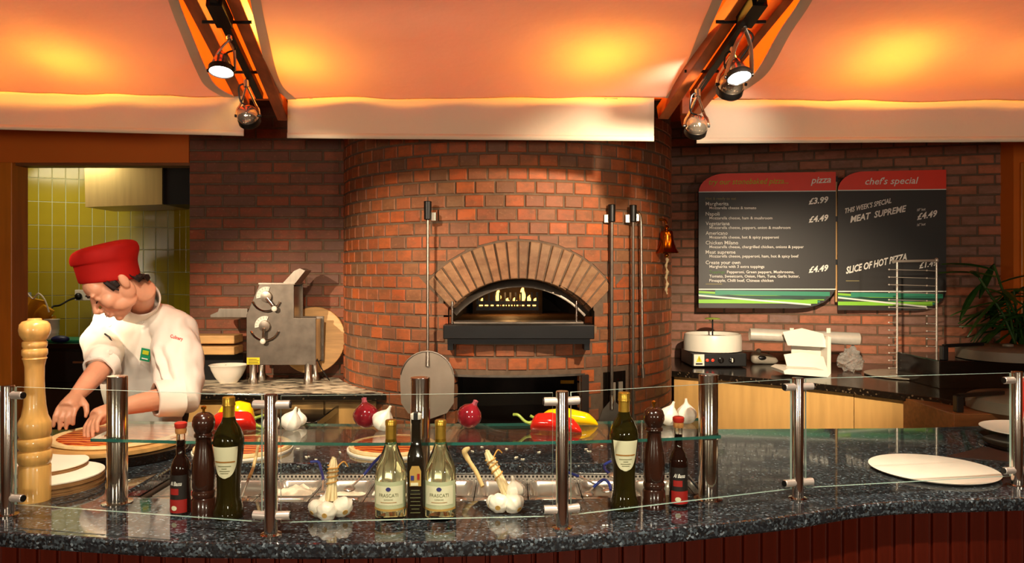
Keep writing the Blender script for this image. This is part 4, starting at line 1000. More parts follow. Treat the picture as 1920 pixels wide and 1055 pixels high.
# crumbs of cheese on the granite
cr = MB(); rn = random.Random(3)
for px, py in [(905, 838), (948, 842), (968, 858), (978, 861), (1097, 843), (1105, 846), (575, 857), (640, 848), (590, 862), (735, 868), (745, 870), (885, 846), (1130, 836), (240, 900), (1135, 985), (560, 842), (1010, 848)]:
    q = G(px, py)
    for k_ in range(3): cr.ell((q.x+rn.uniform(-.008, .008), q.y+rn.uniform(-.008, .008), TOP+.002), (rn.uniform(.002, .006), rn.uniform(.002, .004), .002), seg=6, rng=4)
tag(cr.build('cheese_crumbs', 'food_white'), 'crumbs of white cheese scattered over the granite', 'crumbs', kind='stuff')
# ================================================================ OVEN TOOLS
def peel(px, ytop, ygrip, yblade, d, label, blade=None, rod=.008, bracket=1):
    a = P(px, ytop, d); g = P(px, ygrip, d); e = P(px, yblade, d); th = thing('metal_peel', (e.x, e.y, min(e.z, .9)), label, 'pizza peel', 'steel tools hung on the oven')
    MB().cyl(a, g, .0215, .0205, seg=16).build('grip', 'black_plastic', th, smooth=True, bevel=.004)
    MB().cyl(g, e, rod, seg=12).build('rod', 'dull_steel' if px > 900 else 'steel', th, smooth=True)
    k_ = P(px+bracket*10, ygrip-8, d); MB().box(k_.x-.014, k_.x+.014, d, d+.06, k_.z-.03, k_.z+.02).build('hook', 'steel', th, bevel=.003)
    if blade:
        pts = [P(x, y, d-.006) for x, y in blade]; n_ = len(pts); b = MB(); back_ = [q+Vector((0, .004, 0)) for q in pts]
        b.rings([pts, back_], True); b.build('blade', 'blade_steel' if px < 900 else 'dull_steel', th)
        rim = [P(x, y, d-.008) for x, y in blade if y < 708]; 
        if len(rim) > 3: MB().tube(rim, .004, 6).build('blade_rim', 'steel', th, smooth=True)
        MB().cyl(P(px, yblade-4, d), P(px, yblade+22, d-.008), .012, seg=10).build('socket', 'steel', th, smooth=True)
bl = [(801+51*math.sin(t_), 712-54*math.cos(t_)) for t_ in [PI*(-.5+i/16) for i in range(17)]]
bl = [(750, 712)]+bl[1:-1]+[(852, 712), (851, 755), (838, 774), (801, 787), (765, 774), (752, 755)]
peel(802, 377, 412, 664, 4.13, 'round steel pizza peel hanging on the oven beside its mouth', bl)
b2 = [(1148, 742), (1153, 752), (1170, 768), (1176, 790), (1174, 815), (1122, 815), (1122, 790), (1130, 768), (1143, 752)]
peel(1147, 383, 416, 745, 4.26, 'long steel peel with dark blade hanging nearest the oven mouth', b2, .0095, -1)
peel(1187, 384, 416, 830, 4.34, 'thin steel oven rod with black grip hanging beside the long dark peel', None, .008, -1)
c0 = P(1198, 398, 4.40)
th = thing('oven_hook_rod', (c0.x, c0.y, 1.0), 'thin steel rod with bent top hanging between the black grip rod and the bell', 'oven rod', 'steel tools hung on the oven')
MB().tube(smoothline([P(1192, 403, 4.42), P(1196, 398, 4.41), P(1201, 405, 4.40), P(1202, 415, 4.40)], 8), .008, 8).build('bent_top', 'steel', th, smooth=True)
MB().cyl(P(1202, 414, 4.40), P(1205, 690, 4.40), .008).build('rod', 'steel', th, smooth=True)
MB().box(c0.x-.02, c0.x+.0, c0.y, c0.y+.1, c0.z-.05, c0.z-.01).build('hook', 'steel', th)
MB().cyl(P(1205, 690, 4.40), P(1206, 708, 4.39), .012).build('tip', 'dull_steel', th, smooth=True)
# brass bell on the oven side
bd = 4.62; bc = P(1250, 475, bd); s_ = bd/F
th = thing('brass_bell', tuple(bc), 'brass bell with white rope hanging on a bracket beside the oven', 'bell')
MB().lathe([(.076, 0), (.078, .006), (.070, .012), (.058, .035), (.048, .065), (.041, .105), (.039, .128), (.034, .138), (.015, .143), (.010, .15)], bc, 32).build('bell_body', 'copper_brass', th, smooth=True)
MB().lathe([(.012, .150), (.016, .158), (.012, .168), (.008, .172)], bc, 16).build('crown', 'brass', th, smooth=True)
tp = bc+Vector((0, 0, .18)); pl = P(1226, 425, 4.62); 
MB().tube(smoothline([tp, tp+Vector((-.01, .01, .025)), tp+Vector((-.045, .03, .03)), Vector((pl.x, tp.y+.05, tp.z+.02))], 12), .008, 8).build('bracket_arm', 'brass', th, smooth=True)
MB().box(pl.x-.007, pl.x+.005, tp.y-.005, tp.y+.08, pl.z-.055, pl.z+.06).build('bracket_plate', 'brass', th, bevel=.002)
MB().ell(bc+Vector((0, 0, -.012)), (.014, .014, .016)).build('clapper', 'brass', th, smooth=True)
rp = [bc+Vector((.004*math.sin(i*1.1), 0, -.025-.0125*i)) for i in range(19)]
MB().tube(rp, [.006+.005*(i % 3 == 1)+.002*math.sin(i) for i in range(19)], 10).build('rope', 'rope', th, smooth=True)
# ================================================================ WORKTOP BEFORE THE DOORWAY WALL
fa = [(-2.25, 4.36), (-.40, 4.36)]
cab = thing('maple_cabinet', (-1.5, 4.7, 0), 'maple cabinet with black drawer beneath the floured worktop', 'cabinet')
MB().prism([(-2.2, 4.44), (-.83, 4.44), (-.97, 4.65), (-1.08, 4.85), (-1.14, 4.98), (-2.2, 4.98)], 0, .876).build('carcass', 'maple', cab)
for x0, x1 in ((-1.10, -.80), (-1.62, -1.11), (-2.19, -1.63)):
    dr = MB().box(x0, x1, 4.42, 4.44, .10, .86).build('door', 'maple', cab, bevel=.003)
    MB().ell((x1-.05, 4.413, .80), (.008, .008, .008)).build('knob', 'dull_steel', dr, smooth=True)
MB().box(-1.60, -1.02, 3.92, 4.42, .800, .815).box(-1.60, -1.588, 3.92, 4.42, .815, .835).box(-1.032, -1.02, 3.92, 4.42, .815, .835).box(-1.60, -1.02, 3.92, 3.932, .815, .835).build('drawer', 'black_gloss', cab)
tp_ = thing('floured_worktop', (-1.3, 4.7, .878), 'floured dark worktop carrying the dough roller and pasta bowl', 'worktop')
MB().prism([(-2.25, 4.36), (-.73, 4.36), (-.82, 4.44), (-.97, 4.63), (-1.09, 4.85), (-1.15, 5.02), (-2.25, 5.02)], .878, .915).build('slab', 'granite_dark', tp_, bevel=.004)
MB().prism([(-2.24, 4.37), (-.75, 4.37), (-.84, 4.45), (-.98, 4.64), (-1.1, 4.86), (-1.16, 5.01), (-2.24, 5.01)], .915, .918).build('flour_film', 'floured_steel', tp_)
# dough roller
D0 = 4.70; s_ = D0/F
def X_(px, d=D0): return (px-CX)/F*d
def Z_(py, d=D0): return EYE-(py-HY)/F*d
ro = thing('dough_roller', (X_(527), D0+.15, .92), 'steel dough rolling machine with two dials on the floured worktop', 'dough roller')
side = [(462, 684), (462, 590), (486, 533), (551, 533), (551, 596), (592, 596), (592, 684)]
def slab(y0, y1, m, nm): 
    b = MB(); pts = [(X_(a), Z_(b_)) for a, b_ in side]; b.rings([[Vector((x, y, z)) for x, z in pts] for y in (y0, y1)], True); return b.build(nm, m, ro, bevel=.003)
slab(D0, D0+.012, 'dull_steel', 'side_plate'); slab(D0+.20, D0+.212, 'dull_steel', 'side_plate')
inn = [(466, 680), (466, 592), (489, 537), (547, 537), (547, 600), (588, 600), (588, 680)]
b = MB(); b.rings([[Vector((X_(a), y, Z_(b_))) for a, b_ in inn] for y in (D0+.012, D0+.20)], True); b.build('casing', 'steel', ro)
MB().box(X_(484), X_(552), D0+.005, D0+.208, Z_(533), Z_(530)).build('top_edge', 'steel', ro)
ch = [P(527, 534, D0+.03), P(551, 534, D0+.03), P(572, 507, D0+.03), P(562, 503, D0+.03), P(551, 508, D0+.03)]
MB().rings([[q for q in ch], [q+Vector((0, .15, 0)) for q in ch]], True).build('dough_chute', 'steel', ro)
b = MB(); tr_ = [(394, 590), (394, 595), (464, 595), (464, 578), (410, 578), (408, 584)]
b.rings([[P(x, y, D0+.02) for x, y in tr_], [P(x, y, D0+.02)+Vector((0, .16, 0)) for x, y in tr_]], True); b.build('tray', 'steel', ro, bevel=.002)
for (cx_, cy_, la) in ((500, 556, -.9), (497, 611, -1.6)):
    def dp(r, a, off): c_ = P(cx_, cy_, D0); return c_+Vector((r*s_*math.cos(a), -off, r*s_*math.sin(a)))
    g = [[dp(r, a, .004) for a in [math.radians(70+i*12) for i in range(11)]] for r in (11, 19)]
    sc_ = MB().grid(g).build('dial_scale', 'white_plastic', ro, fix=False, solid=.003)
    for i in range(6): a = math.radians(78+i*20); MB().bar(dp(14, a, .0065), dp(18, a, .0065), .0012, .001).build('dial_tick', 'black_ink', sc_)
    kn = MB().lathe([(11*s_, 0), (10*s_, .018), (3*s_, .020)], P(cx_, cy_, D0), 24, axis=(0, -1, 0)).build('dial', 'steel', ro, smooth=True)
    MB().bar(dp(3, la, .026), dp(22, la, .026), .018, .008, up=(0, 1, 0)).build('lever', 'chrome', kn, bevel=.003)
    MB().ell(dp(28, la-.02, .028), (.018, .012, .018)).build('lever_knob', 'white_plastic', kn, smooth=True)
    arc = [dp(27, math.radians(200+i*14), .008) for i in range(11)]
    MB().tube(arc, .008, 6, flat=.6).build('guide_arc', 'chrome', ro, smooth=True)
MB().box(X_(463), X_(487), D0-.002, D0, Z_(683), Z_(670)).build('warning_label', 'yellow_label', ro)
for i, wd in enumerate((16, 20, 18, 20)): MB().box(X_(466), X_(466+wd), D0-.0028, D0-.002, Z_(673.6+i*2.6), Z_(672.6+i*2.6)).build('label_line', 'black_ink', ro)
for px in (473, 576):
    for dy in (.02, .18):
        MB().lathe([(.028, 0), (.03, .03), (.022, .045), (.022, .13)], (X_(px), D0+dy, .918), 18).build('foot', 'steel', ro, smooth=True)
MB().tube(smoothline([P(591, 664, 4.8), P(600, 685, 4.78), P(612, 705, 4.78), P(618, 713, 4.76)], 12), .004, 6).build('power_cord', 'black_plastic', ro, smooth=True)
# round board leaning behind, planks, bowl
c = P(586, 637, 4.965); b = MB(); rg = []
for off in (0, .03): rg.append([Vector((c.x+.215*math.cos(2*PI*i/48), c.y+off+.10*math.sin(2*PI*i/48)*.55, c.z+.215*math.sin(2*PI*i/48))) for i in range(48)])
b.rings(rg, True); tag(b.build('round_board', 'board_wood', bevel=.004), 'round pale wooden board leaning on the brick behind the dough roller', 'board')
for i, (y0, y1, dd, lb) in enumerate(((625, 640, 4.99, 'upper pale wooden plank stacked behind the pasta bowl'), (645, 660, 4.96, 'lower pale wooden plank stacked behind the pasta bowl'))):
    p0_, p1_ = P(372, y0, dd), P(456, y1, dd); tag(MB().box(p0_.x, p1_.x, dd-.16, dd, p1_.z, p0_.z).build('wooden_plank', 'board_wood', bevel=.006), lb, 'plank', 'planks behind the pasta bowl')
tag(MB().box(P(380, 0, 4.9).x, P(456, 0, 4.9).x, 4.9, 4.96, .918, P(0, 661, 4.96).z-.003).build('storage_rack', 'black_metal'), 'dark rack holding the wooden planks behind the bowl', 'rack')
q = P(428, 705, 4.78); bw = thing('pasta_bowl', (0, 0, 0), 'white oval bowl lettered PASTA beside the dough roller', 'bowl')
MB().lathe([(.055, 0), (.06, .006), (.085, .04), (.105, .08), (.112, .102), (.122, .112), (.118, .115), (.105, .102), (.095, .08), (.07, .035), (.02, .015)], (0, 0, 0), 40, sx=1.0, sy=.8).build('body', 'white_ceramic', bw, smooth=True)
bent_text('PASTA', .10, .018, .088, .086, PI/2, 'lettering', 'black_ink', bw, inner=True)
put(bw, (q.x, 4.78, .918))
# ================================================================ MENU BOARDS
MA = P(1310, 510, 5.86); MBp = P(1775, 510, 5.55); md = Vector((MBp.x-MA.x, MBp.y-MA.y, 0)).normalized(); mn = Vector((md.y, -md.x, 0))
def onb(px, py, off=0.0):
    r = P(px, py, 1)-Vector((0, 0, EYE)); t_ = (MA-Vector((0, 0, EYE))).dot(mn)/r.dot(mn); q = Vector((0, 0, EYE))+r*t_; return q+mn*off
def panel(pts, off, th_, name, m, parent):
    f_ = [onb(x, y, off) for x, y in pts]; return MB().rings([f_, [q-mn*th_ for q in f_]], True).build(name, m, parent)
def arc_pts(cx_, cy_, rx, ry, a0, a1, n=8): return [(cx_+rx*math.cos(a0+(a1-a0)*i/n), cy_+ry*math.sin(a0+(a1-a0)*i/n)) for i in range(n+1)]
def menu(x0, x1, t0, t1, b0, b1, name, label, cut_=70):
    base_ = onb((x0+x1)/2, b1); th = thing('menu_board', tuple(base_), label, 'menu board', 'menu boards on the brick wall')
    out = arc_pts(x0+52, t0+36, 52, 35, PI, 1.5*PI)+[(x1, t0-2), (x1, b1-cut_*.62)]+arc_pts(x1-cut_, b1-cut_*.62, cut_, cut_*.62, 0, PI/2, 6)+[(x0, b1-1)]
    panel(out, 0, .022, 'board', 'board_black', th)
    panel(arc_pts(x0+52, t0+36, 52, 35, PI, 1.5*PI)+[(x1, t0-2), (x1, t1)]+[(x0, t1+2)], .0015, .0014, 'red_header', 'board_red', th)
    panel([(x0, t1+2), (x1, t1), (x1, t1+1.6), (x0, t1+3.6)], .0016, .0014, 'header_rule', 'stripe_white', th)
    sy0 = b1-37; S = [((0, 0), (1, 0), 2, 'stripe_white'), ((0, 4), (1, 18), 4, 'stripe_lime'), ((.12, 3), (1, 6), 8, 'stripe_teal'), ((0, 9), (1, 23), 3, 'stripe_teal'), ((.05, 12), (1, 14), 6, 'stripe_dark'), ((0, 20), (.93, 21), 7, 'stripe_lime'), ((0, 11), (.90, 28.5), 3, 'stripe_white')]
    for k_, ((u0, y0), (u1, y1), w_, m) in enumerate(S):
        xa = x0+(x1-x0)*u0; yy = sy0+y1+w_; xm = x1-(0 if y1+w_ < 10 else cut_*(1-math.sqrt(max(0, 1-((y1+w_+3-(37-cut_*.62))/(cut_*.62))**2))) if y1+w_+3 > 37-cut_*.62 else 0)
        xb = min(x0+(x1-x0)*u1, xm); panel([(xa, sy0+y0), (xb, sy0+y1), (xb, sy0+y1+w_), (xa, sy0+y0+w_)], .001+.0003*k_, .0008, 'stripe', m, th)
    return th
def write(th, s, x0, x1, y, cap, m='white_ink', dy=0, shear=0, bold=0.0, off=.004):
    vs_, fs_ = text2d(s, 1, shear, bold)
    a = min(q.x for q in vs_); b_ = max(q.x for q in vs_); asc = .73
    out = []
    for q in vs_:
        u = (q.x-a)/(b_-a); out.append(onb(x0+(x1-x0)*u, y+dy*u-q.y/asc*cap, off))
    return MB().add(out, fs_).build('lettering', m, th, fix=False)
m1 = menu(1310, 1567, 324, 357, 0, 578, 'menu', 'black pizza menu board with red header and a price list')
write(m1, 'try our stonebaked pizza...', 1329, 1478, 346, 11, 'lime_ink', -2, .25, .004)
write(m1, 'pizza', 1520, 1558, 344, 13, 'white_ink', -2, .25, .015)
for s, x1, y, cp, ind, m in (('Hot & ready to eat', 1380, 374.5, 5.4, 0, 'dim_ink'), ('Margherita', 1366, 385, 7, 0, 0), ('Mozzarella cheese & tomato', 1418, 392, 5.4, 1, 0), ('Napoli', 1349, 404, 7, 0, 0), ('Mozzarella cheese, ham & mushroom', 1448, 411, 5.4, 1, 0),
        ('Vegetariana', 1368, 422, 7, 0, 0), ('Mozzarella cheese, peppers, onion & mushroom', 1482, 429, 5.4, 1, 0), ('Americano', 1364, 440, 7, 0, 0), ('Mozzarella cheese, hot & spicy pepperoni', 1460, 447, 5.4, 1, 0),
        ('Chicken Milano', 1384, 458, 7, 0, 0), ('Mozzarella cheese, chargrilled chicken, onions & pepper', 1507, 465, 5.4, 1, 0), ('Meat supreme', 1379, 475.5, 7, 0, 0), ('Mozzarella cheese, pepperoni, ham, hot & spicy beef', 1497, 482.5, 5.4, 1, 0),
        ('Create your own', 1388, 495, 7, 0, 0), ('Margherita with 3 extra toppings', 1433, 502, 5.4, 1, 0), ('Tomato, Sweetcorn, Onion, Ham, Tuna, Garlic butter,', 1499, 520, 5.4, 1, 0), ('Pineapple, Chilli beef, Chinese chicken', 1450, 528, 5.4, 1, 0)):
    write(m1, s, 1323+ind*7, x1, y, cp, m or 'white_ink', 0, 0, .008)
write(m1, 'Toppings:', 1330, 1360, 512, 5.4, 'green_ink', 0, 0, .008); write(m1, 'Pepperoni, Green peppers, Mushrooms,', 1363, 1489, 512, 5.4, 'white_ink', 0, 0, .008)
for y in (383, 417, 511): write(m1, '\u00a33.99' if y == 383 else '\u00a34.49', 1516, 1553, y, 11.5, 'white_ink', -4, .2, .03)
m2 = menu(1571, 1774, 320, 354, 0, 582, 'menu', 'black chef\'s special board with red header and slanted white lettering', 58)
write(m2, "chef's special", 1622, 1722, 346, 13, 'white_ink', -2, .25, .008)
write(m2, "THIS WEEK'S SPECIAL", 1584, 1671, 400, 9.5, 'white_ink', -20, .2, .02)
write(m2, 'MEAT  SUPREME', 1594, 1699, 417, 12, 'white_ink', -21, .2, .03)
write(m2, '10" hot', 1719, 1735, 396, 5, 'white_ink', -2, .2, .01); write(m2, '\u00a34.49', 1719, 1757, 412, 12, 'white_ink', -7, .2, .03); write(m2, '16" hot', 1719, 1735, 424, 5, 'white_ink', -2, .2, .01)
write(m2, 'SLICE OF HOT PIZZA', 1586, 1700, 513, 13, 'white_ink', -26, .2, .03); write(m2, '\u00a31.49', 1723, 1757, 503, 11, 'white_ink', -6, .2, .03)
panel([(1586, 525.5), (1611, 525.5), (1611, 527), (1586, 527)], .002, .001, 'small_print', 'dim_ink', m2)
panel([(1323, 531.5), (1354, 531.5), (1354, 533), (1323, 533)], .002, .001, 'small_print', 'dim_ink', m1)
fr_ = thing('wooden_batten', tuple(onb(1569, 560)), 'slim wooden batten with black brackets between the two menu boards', 'batten')
panel([(1567.8, 330), (1570.6, 330), (1570.6, 566), (1567.8, 566)], -.02, .03, 'batten', 'maple', fr_)
for y in (330, 405, 486): panel([(1566.5, y), (1571.5, y), (1571.5, y+10), (1566.5, y+10)], -.004, .02, 'bracket', 'black_metal', fr_)
for px, th in ((1380, m1), (1500, m1), (1640, m2), (1730, m2)):
    q = onb(px, 440, -.024); yw = right_wall_y(q.x); MB().box(q.x-.02, q.x+.02, q.y, yw-.006, q.z-.45, q.z+.42).build('wall_bracket', 'black_metal', th)
# ================================================================ WORKTOP BEFORE THE MENU WALL
WZ = .92
fe = [G(1208, 691), G(1340, 701), G(1480, 713), G(1600, 726), G(1760, 746), G(1790, 752)]
fe[0] = Vector((1.135, 5.325, 0)); poly = [(q.x, q.y) for q in fe]; poly += [(2.75, 4.02), (3.3, 4.2), (3.75, 5.3), (3.55, 5.35), (3.52, 5.48), (1.11, 6.18)]
tag(MB().prism(poly, WZ-.042, WZ).build('dark_worktop', 'granite_dark', bevel=.004), 'dark worktop running along the wall under the menu boards', 'worktop')
pc_ = [(q.x+.02, q.y+.035) for q in fe[:5]]; cb = thing('panelled_cabinet', (1.6, 5.0, 0), 'long maple panelled cabinet under the menu wall worktop', 'cabinet')
for a, b_ in zip(pc_, pc_[1:]):
    MB().rings([[Vector((a[0]+.002, a[1], z)), Vector((b_[0]-.002, b_[1], z)), Vector((b_[0]-.002+.02, b_[1]+.05, z)), Vector((a[0]+.02, a[1]+.05, z))] for z in (.0, WZ-.045)], True).build('panel', 'maple', cb)
# food warmer
wq = G(1338, 689); wq.y += .16; wq.x = (1338-CX)/F*wq.y; s_ = wq.y/F
fw = thing('food_warmer', (wq.x, wq.y, WZ), 'white drum food warmer on black base with two red lamps', 'food warmer')
MB().box(wq.x-.2, wq.x+.2, wq.y-.16, wq.y+.2, WZ+.008, WZ+.105).build('base', 'black_plastic', fw, bevel=.006)
MB().lathe([(.195, .105), (.215, .112), (.215, .20), (.208, .232), (.200, .236), (.196, .228), (.192, .20), (.19, .19), (.02, .185)], (wq.x, wq.y+.03, WZ), 48).build('drum', 'white_plastic', fw, smooth=True)
MB().lathe([(.192, .205), (.16, .212), (.02, .214)], (wq.x, wq.y+.03, WZ), 48).build('pan', 'dull_steel', fw, smooth=True)
MB().cyl((wq.x, wq.y+.03, WZ+.21), (wq.x, wq.y+.03, WZ+.345), .006).build('spindle', 'black_metal', fw, smooth=True)
MB().lathe([(.062, 0), (.05, .008), (.01, .012)], (wq.x, wq.y+.03, WZ+.345), 24).build('spindle_top', 'pepper_green', fw, smooth=True)
fy = wq.y-.162
st_ = MB().box(wq.x-.188, wq.x-.112, fy-.002, fy, WZ+.014, WZ+.098).build('warning_label', 'white_plastic', fw)
MB().add([(wq.x-.172, fy-.003, WZ+.042), (wq.x-.128, fy-.003, WZ+.042), (wq.x-.150, fy-.003, WZ+.090)], [(0, 1, 2)]).build('warning_triangle', 'yellow_label', st_, fix=False)
MB().box(wq.x-.152, wq.x-.148, fy-.0045, fy-.0035, WZ+.05, WZ+.076).build('warning_mark', 'black_ink', st_)
MB().box(wq.x-.175, wq.x-.125, fy-.0035, fy-.002, WZ+.022, WZ+.034).build('label_line', 'black_ink', st_)
for dx in (-.09, -.05): MB().lathe([(.010, 0), (.010, .004), (.004, .007)], (wq.x+dx, fy, WZ+.055), 16, axis=(0, -1, 0)).build('red_lamp', 'red_dot', fw, smooth=True)
for dx in (.01, .09):
    o = MB().lathe([(.022, 0), (.020, .012), (.004, .014)], (wq.x+dx, fy, WZ+.055), 20, axis=(0, -1, 0)).build('knob', 'black_gloss', fw, smooth=True)
    MB().box(wq.x+dx-.004, wq.x+dx+.004, fy-.017, fy-.013, WZ+.042, WZ+.07).build('knob_mark', 'white_plastic' if dx > .05 else 'black_plastic', o)
# foil dispenser
dq = G(1515, 703); D1 = dq.y+.05; s_ = D1/F
fd = thing('foil_dispenser', (P(1515, 700, D1).x, D1, WZ), 'white plastic dispenser holding a foil roll', 'dispenser')
def pan2(pts, d, name, m, tilt=0, th_=.006): 
    f_ = [P(x, y, d)+Vector((0, tilt*(700-y)*.001, 0)) for x, y in pts]; MB().rings([f_, [q+Vector((0, th_, 0)) for q in f_]], True).build(name, m, fd)
pan2([(1469, 695), (1478, 691), (1546, 694), (1558, 700), (1552, 707), (1471, 701)], D1-.157, 'tray', 'white_plastic', 0, .25)
pan2([(1472, 665), (1505, 660), (1546, 669), (1553, 697), (1478, 694)], D1+.0, 'front_flap', 'white_plastic', .6)
pan2([(1484, 640), (1556, 642), (1556, 696), (1484, 692)], D1+.13, 'back', 'white_plastic', 0)
pan2([(1472, 623), (1509, 616), (1548, 626), (1556, 652), (1480, 648)], D1+.02, 'upper_flap', 'white_plastic', .6)
pan2([(1552, 630), (1558, 632), (1558, 700), (1550, 706)], D1+.02, 'side', 'white_plastic', 0, .11)
tag(MB().lathe([(.004, -.39), (.044, -.388), (.044, .36), (.04, .362), (.004, .362)], P(1511, 631, D1+.16), 32, axis=((1, -.10, -.035))).build('foil_roll', 'foil', smooth=True), 'long silver foil roll held in the white dispenser', 'foil roll')
for px in (1485, 1554): q = P(px, 618, D1+.12); MB().box(q.x-.014, q.x+.014, q.y, q.y+.01, q.z-.03, q.z+.012).build('lug', 'white_plastic', fd, bevel=.003)
# tape cutter and crumpled film
q = G(1433, 682); tc = thing('film_cutter', (q.x, q.y, WZ), 'grey hand tape cutter lying beside the food warmer', 'tape cutter')
MB().tube(smoothline([q+Vector((-.10, 0, .05)), q+Vector((-.04, 0, .045)), q+Vector((.04, 0, .035)), q+Vector((.10, -.01, .02))], 12), [.03, .045, .05, .05, .048, .046, .045, .042, .04, .035, .03, .02, .006], 14, flat=.8).build('body', 'grey_plastic', tc, smooth=True)
MB().ell(q+Vector((-.03, -.035, .05)), (.035, .016, .018)).build('grip', 'black_plastic', tc, smooth=True)
MB().ell(q+Vector((-.04, .01, .095)), (.02, .02, .022)).build('hub', 'grey_plastic', tc, smooth=True)
q = G(1594, 696); b = MB(); b.ell((q.x, q.y, WZ+.075), (.085, .07, .08), seg=22, rng=16)
for v_ in b.v: n_ = noise.noise(v_*28)*.5+noise.noise(v_*60)*.3; v_ += (v_-Vector((q.x, q.y, WZ+.07)))*n_*.9; v_.z = max(v_.z, WZ+.001)
tag(b.build('crumpled_film', 'film'), 'crumpled ball of clear film on the dark worktop', 'plastic film')
# pizza screen and wire rack
q = G(1698, 704); tag(MB().lathe([(.20, 0), (.255, .006), (.258, .012), (.25, .014), (.19, .008), (.01, .008)], (q.x, q.y, WZ), 48).build('pizza_screen', 'screen_metal', smooth=True), 'round metal pizza screen under the wire rack', 'pizza tray')
D2 = q.y; wr = thing('wire_rack', (q.x, q.y, WZ+.015), 'tall slender wire pizza rack with many rungs', 'rack')
sc = D2/F
for px in (1682, 1756): a = P(px, 490, D2); MB().cyl((a.x, D2, WZ+.014), a, .007).build('upright', 'satin_steel', wr, smooth=True)
a, b_ = P(1673, 490, D2), P(1756, 488, D2); MB().cyl(a, b_, .009).build('top_bar', 'satin_steel', wr, smooth=True); MB().ell(b_, (.014, .014, .018)).build('top_finial', 'satin_steel', wr, smooth=True)
for i in range(14):
    y = 505+i*14.2; l = P(1667, y, D2-.05); r = P(1738, y+2, D2-.05); e = P(1756, y+3, D2); ll = P(1682, y, D2)
    MB().tube([ll, l, r, e] if i < 6 else [ll, l], .003, 6).build('rung', 'satin_steel', wr, smooth=True)
    if i >= 6: MB().tube([r, e], .003, 6).build('rung', 'satin_steel', wr, smooth=True)
    for v_ in (l, r): MB().ell(v_, (.007, .007, .006), seg=8, rng=6).build('rung_tip', 'satin_steel', wr, smooth=True)
# covered hotplates
def hotplate(px, py, w_, h_, d, zb, label, rl, lidpx, lidpy, base_m):
    c = P(px, py, d); th = thing('hotplate', (c.x, c.y, zb), label, 'hotplate', 'covered hotplates past the worktop end')
    MB().box(c.x, c.x+w_, c.y, c.y+.5, zb, c.z).build('body', base_m, th, bevel=.006)
    l = P(lidpx, lidpy, d+.1); l.z = c.z
    MB().lathe([(rl, .004), (rl, .06), (rl-.02, .072), (.03, .078)], l, 48).build('lid', 'grey_lid', th, smooth=True)
    MB().lathe([(.03, .075), (.03, .09), (.01, .095)], l, 20).build('lid_knob', 'grey_lid', th, smooth=True)
    hx = c.x+.03; MB().box(hx, hx+.035, c.y+.02, c.y+.06, c.z, c.z+.085).build('handle_post', 'black_plastic', th, bevel=.004)
    MB().bar((hx+.017, c.y+.04, c.z+.085), (hx+.30, c.y+.12, c.z+.09), .025, .018).build('handle_bar', 'black_plastic', th)
hotplate(1762, 676, 1.0, .1, 4.5, WZ, 'dark hotplate with grey round lid standing under the plant', .28, 1890, 680, 'black_gloss')
hotplate(1788, 775, .9, .1, 3.85, .62, 'lower hotplate with grey round lid past the maple cabinet', .29, 1930, 790, 'brown_wood')
b = tag(MB().box(2.3, 3.3, 3.80, 4.3, 0, .62).build('hotplate_trolley', 'brown_wood', bevel=.004), 'brown trolley under the lower hotplate', 'trolley')
# plant behind the hotplate
pq = P(1915, 660, 5.05); plant = thing('potted_plant', (pq.x, pq.y, WZ), 'dark leafy potted plant in front of the ochre wall', 'plant')
MB().lathe([(.10, 0), (.13, .14), (.14, .15), (.12, .15), (.02, .14)], (pq.x, pq.y, WZ), 28).build('pot', 'black_gloss', plant, smooth=True)
lm = MB(); g = []
for i in range(9): t_ = i/8; w_ = .026*math.sin(PI*(t_*.9+.06)); g.append([Vector((-w_, t_*.34, -.28*t_*t_*.34)), Vector((0, t_*.34, .008-.28*t_*t_*.34)), Vector((w_, t_*.34, -.28*t_*t_*.34))])
lme = lm.grid(g).mesh('leaf'); lme.materials.append(MATS['leaf']); rn = random.Random(11)
for st in range(5):
    base_ = Vector((pq.x+rn.uniform(-.05, .05), pq.y+rn.uniform(-.05, .03), WZ+.14)); tip_ = base_+Vector((rn.uniform(-.28, .0), rn.uniform(-.14, .02), rn.uniform(.3, .62)))
    MB().tube([base_, base_.lerp(tip_, .5)+Vector((.02, 0, .02)), tip_], .008, 6).build('stem', 'leaf', plant, smooth=True)
    for k_ in range(11):
        q = base_.lerp(tip_, .3+.7*k_/10); place('leaf', lme, q, plant, rot=(rn.uniform(-.7, .5), rn.uniform(-.3, .3), rn.uniform(0, 2*PI)))
# ================================================================ KITCHEN THINGS
kc = thing('kitchen_counter', (-3.9, 6.0, 0), 'black kitchen counter with drawers beyond the doorway', 'counter')
kz = EYE-(640-HY)/F*5.9
MB().box(-5.0, -2.35, 5.72, 6.2, kz-.04, kz).build('top', 'black_gloss', kc, bevel=.004); MB().box(-5.0, -2.37, 5.76, 6.18, 0, kz-.04).build('carcass', 'black_plastic', kc)
for x0 in (-4.2, -3.55, -2.95): 
    o = MB().box(x0, x0+.55, 5.742, 5.76, kz-.30, kz-.06).build('drawer', 'black_plastic', kc, bevel=.004); MB().box(x0+.2, x0+.36, 5.725, 5.742, kz-.15, kz-.135).build('handle', 'steel', o)
hd_ = thing('cooker_hood', P(230, 385, 6.0), 'wide brassy metal cooker hood on the tiled kitchen wall', 'cooker hood')
h0, h1 = P(160, 385, 6.0), P(304, 300, 6.0); hh = P(304, 383, 6.0)
MB().rings([[P(160, 388, 6.0), P(304, 383, 6.0), P(304, 383, 6.0)+Vector((.0, .5, 0)), P(160, 388, 6.0)+Vector((.0, .45, 0))], [P(158, 290, 6.0), P(304, 290, 6.0), P(304, 290, 6.0)+Vector((0, .5, 0)), P(158, 290, 6.0)+Vector((0, .45, 0))]], True).build('canopy', 'hood_metal', hd_)
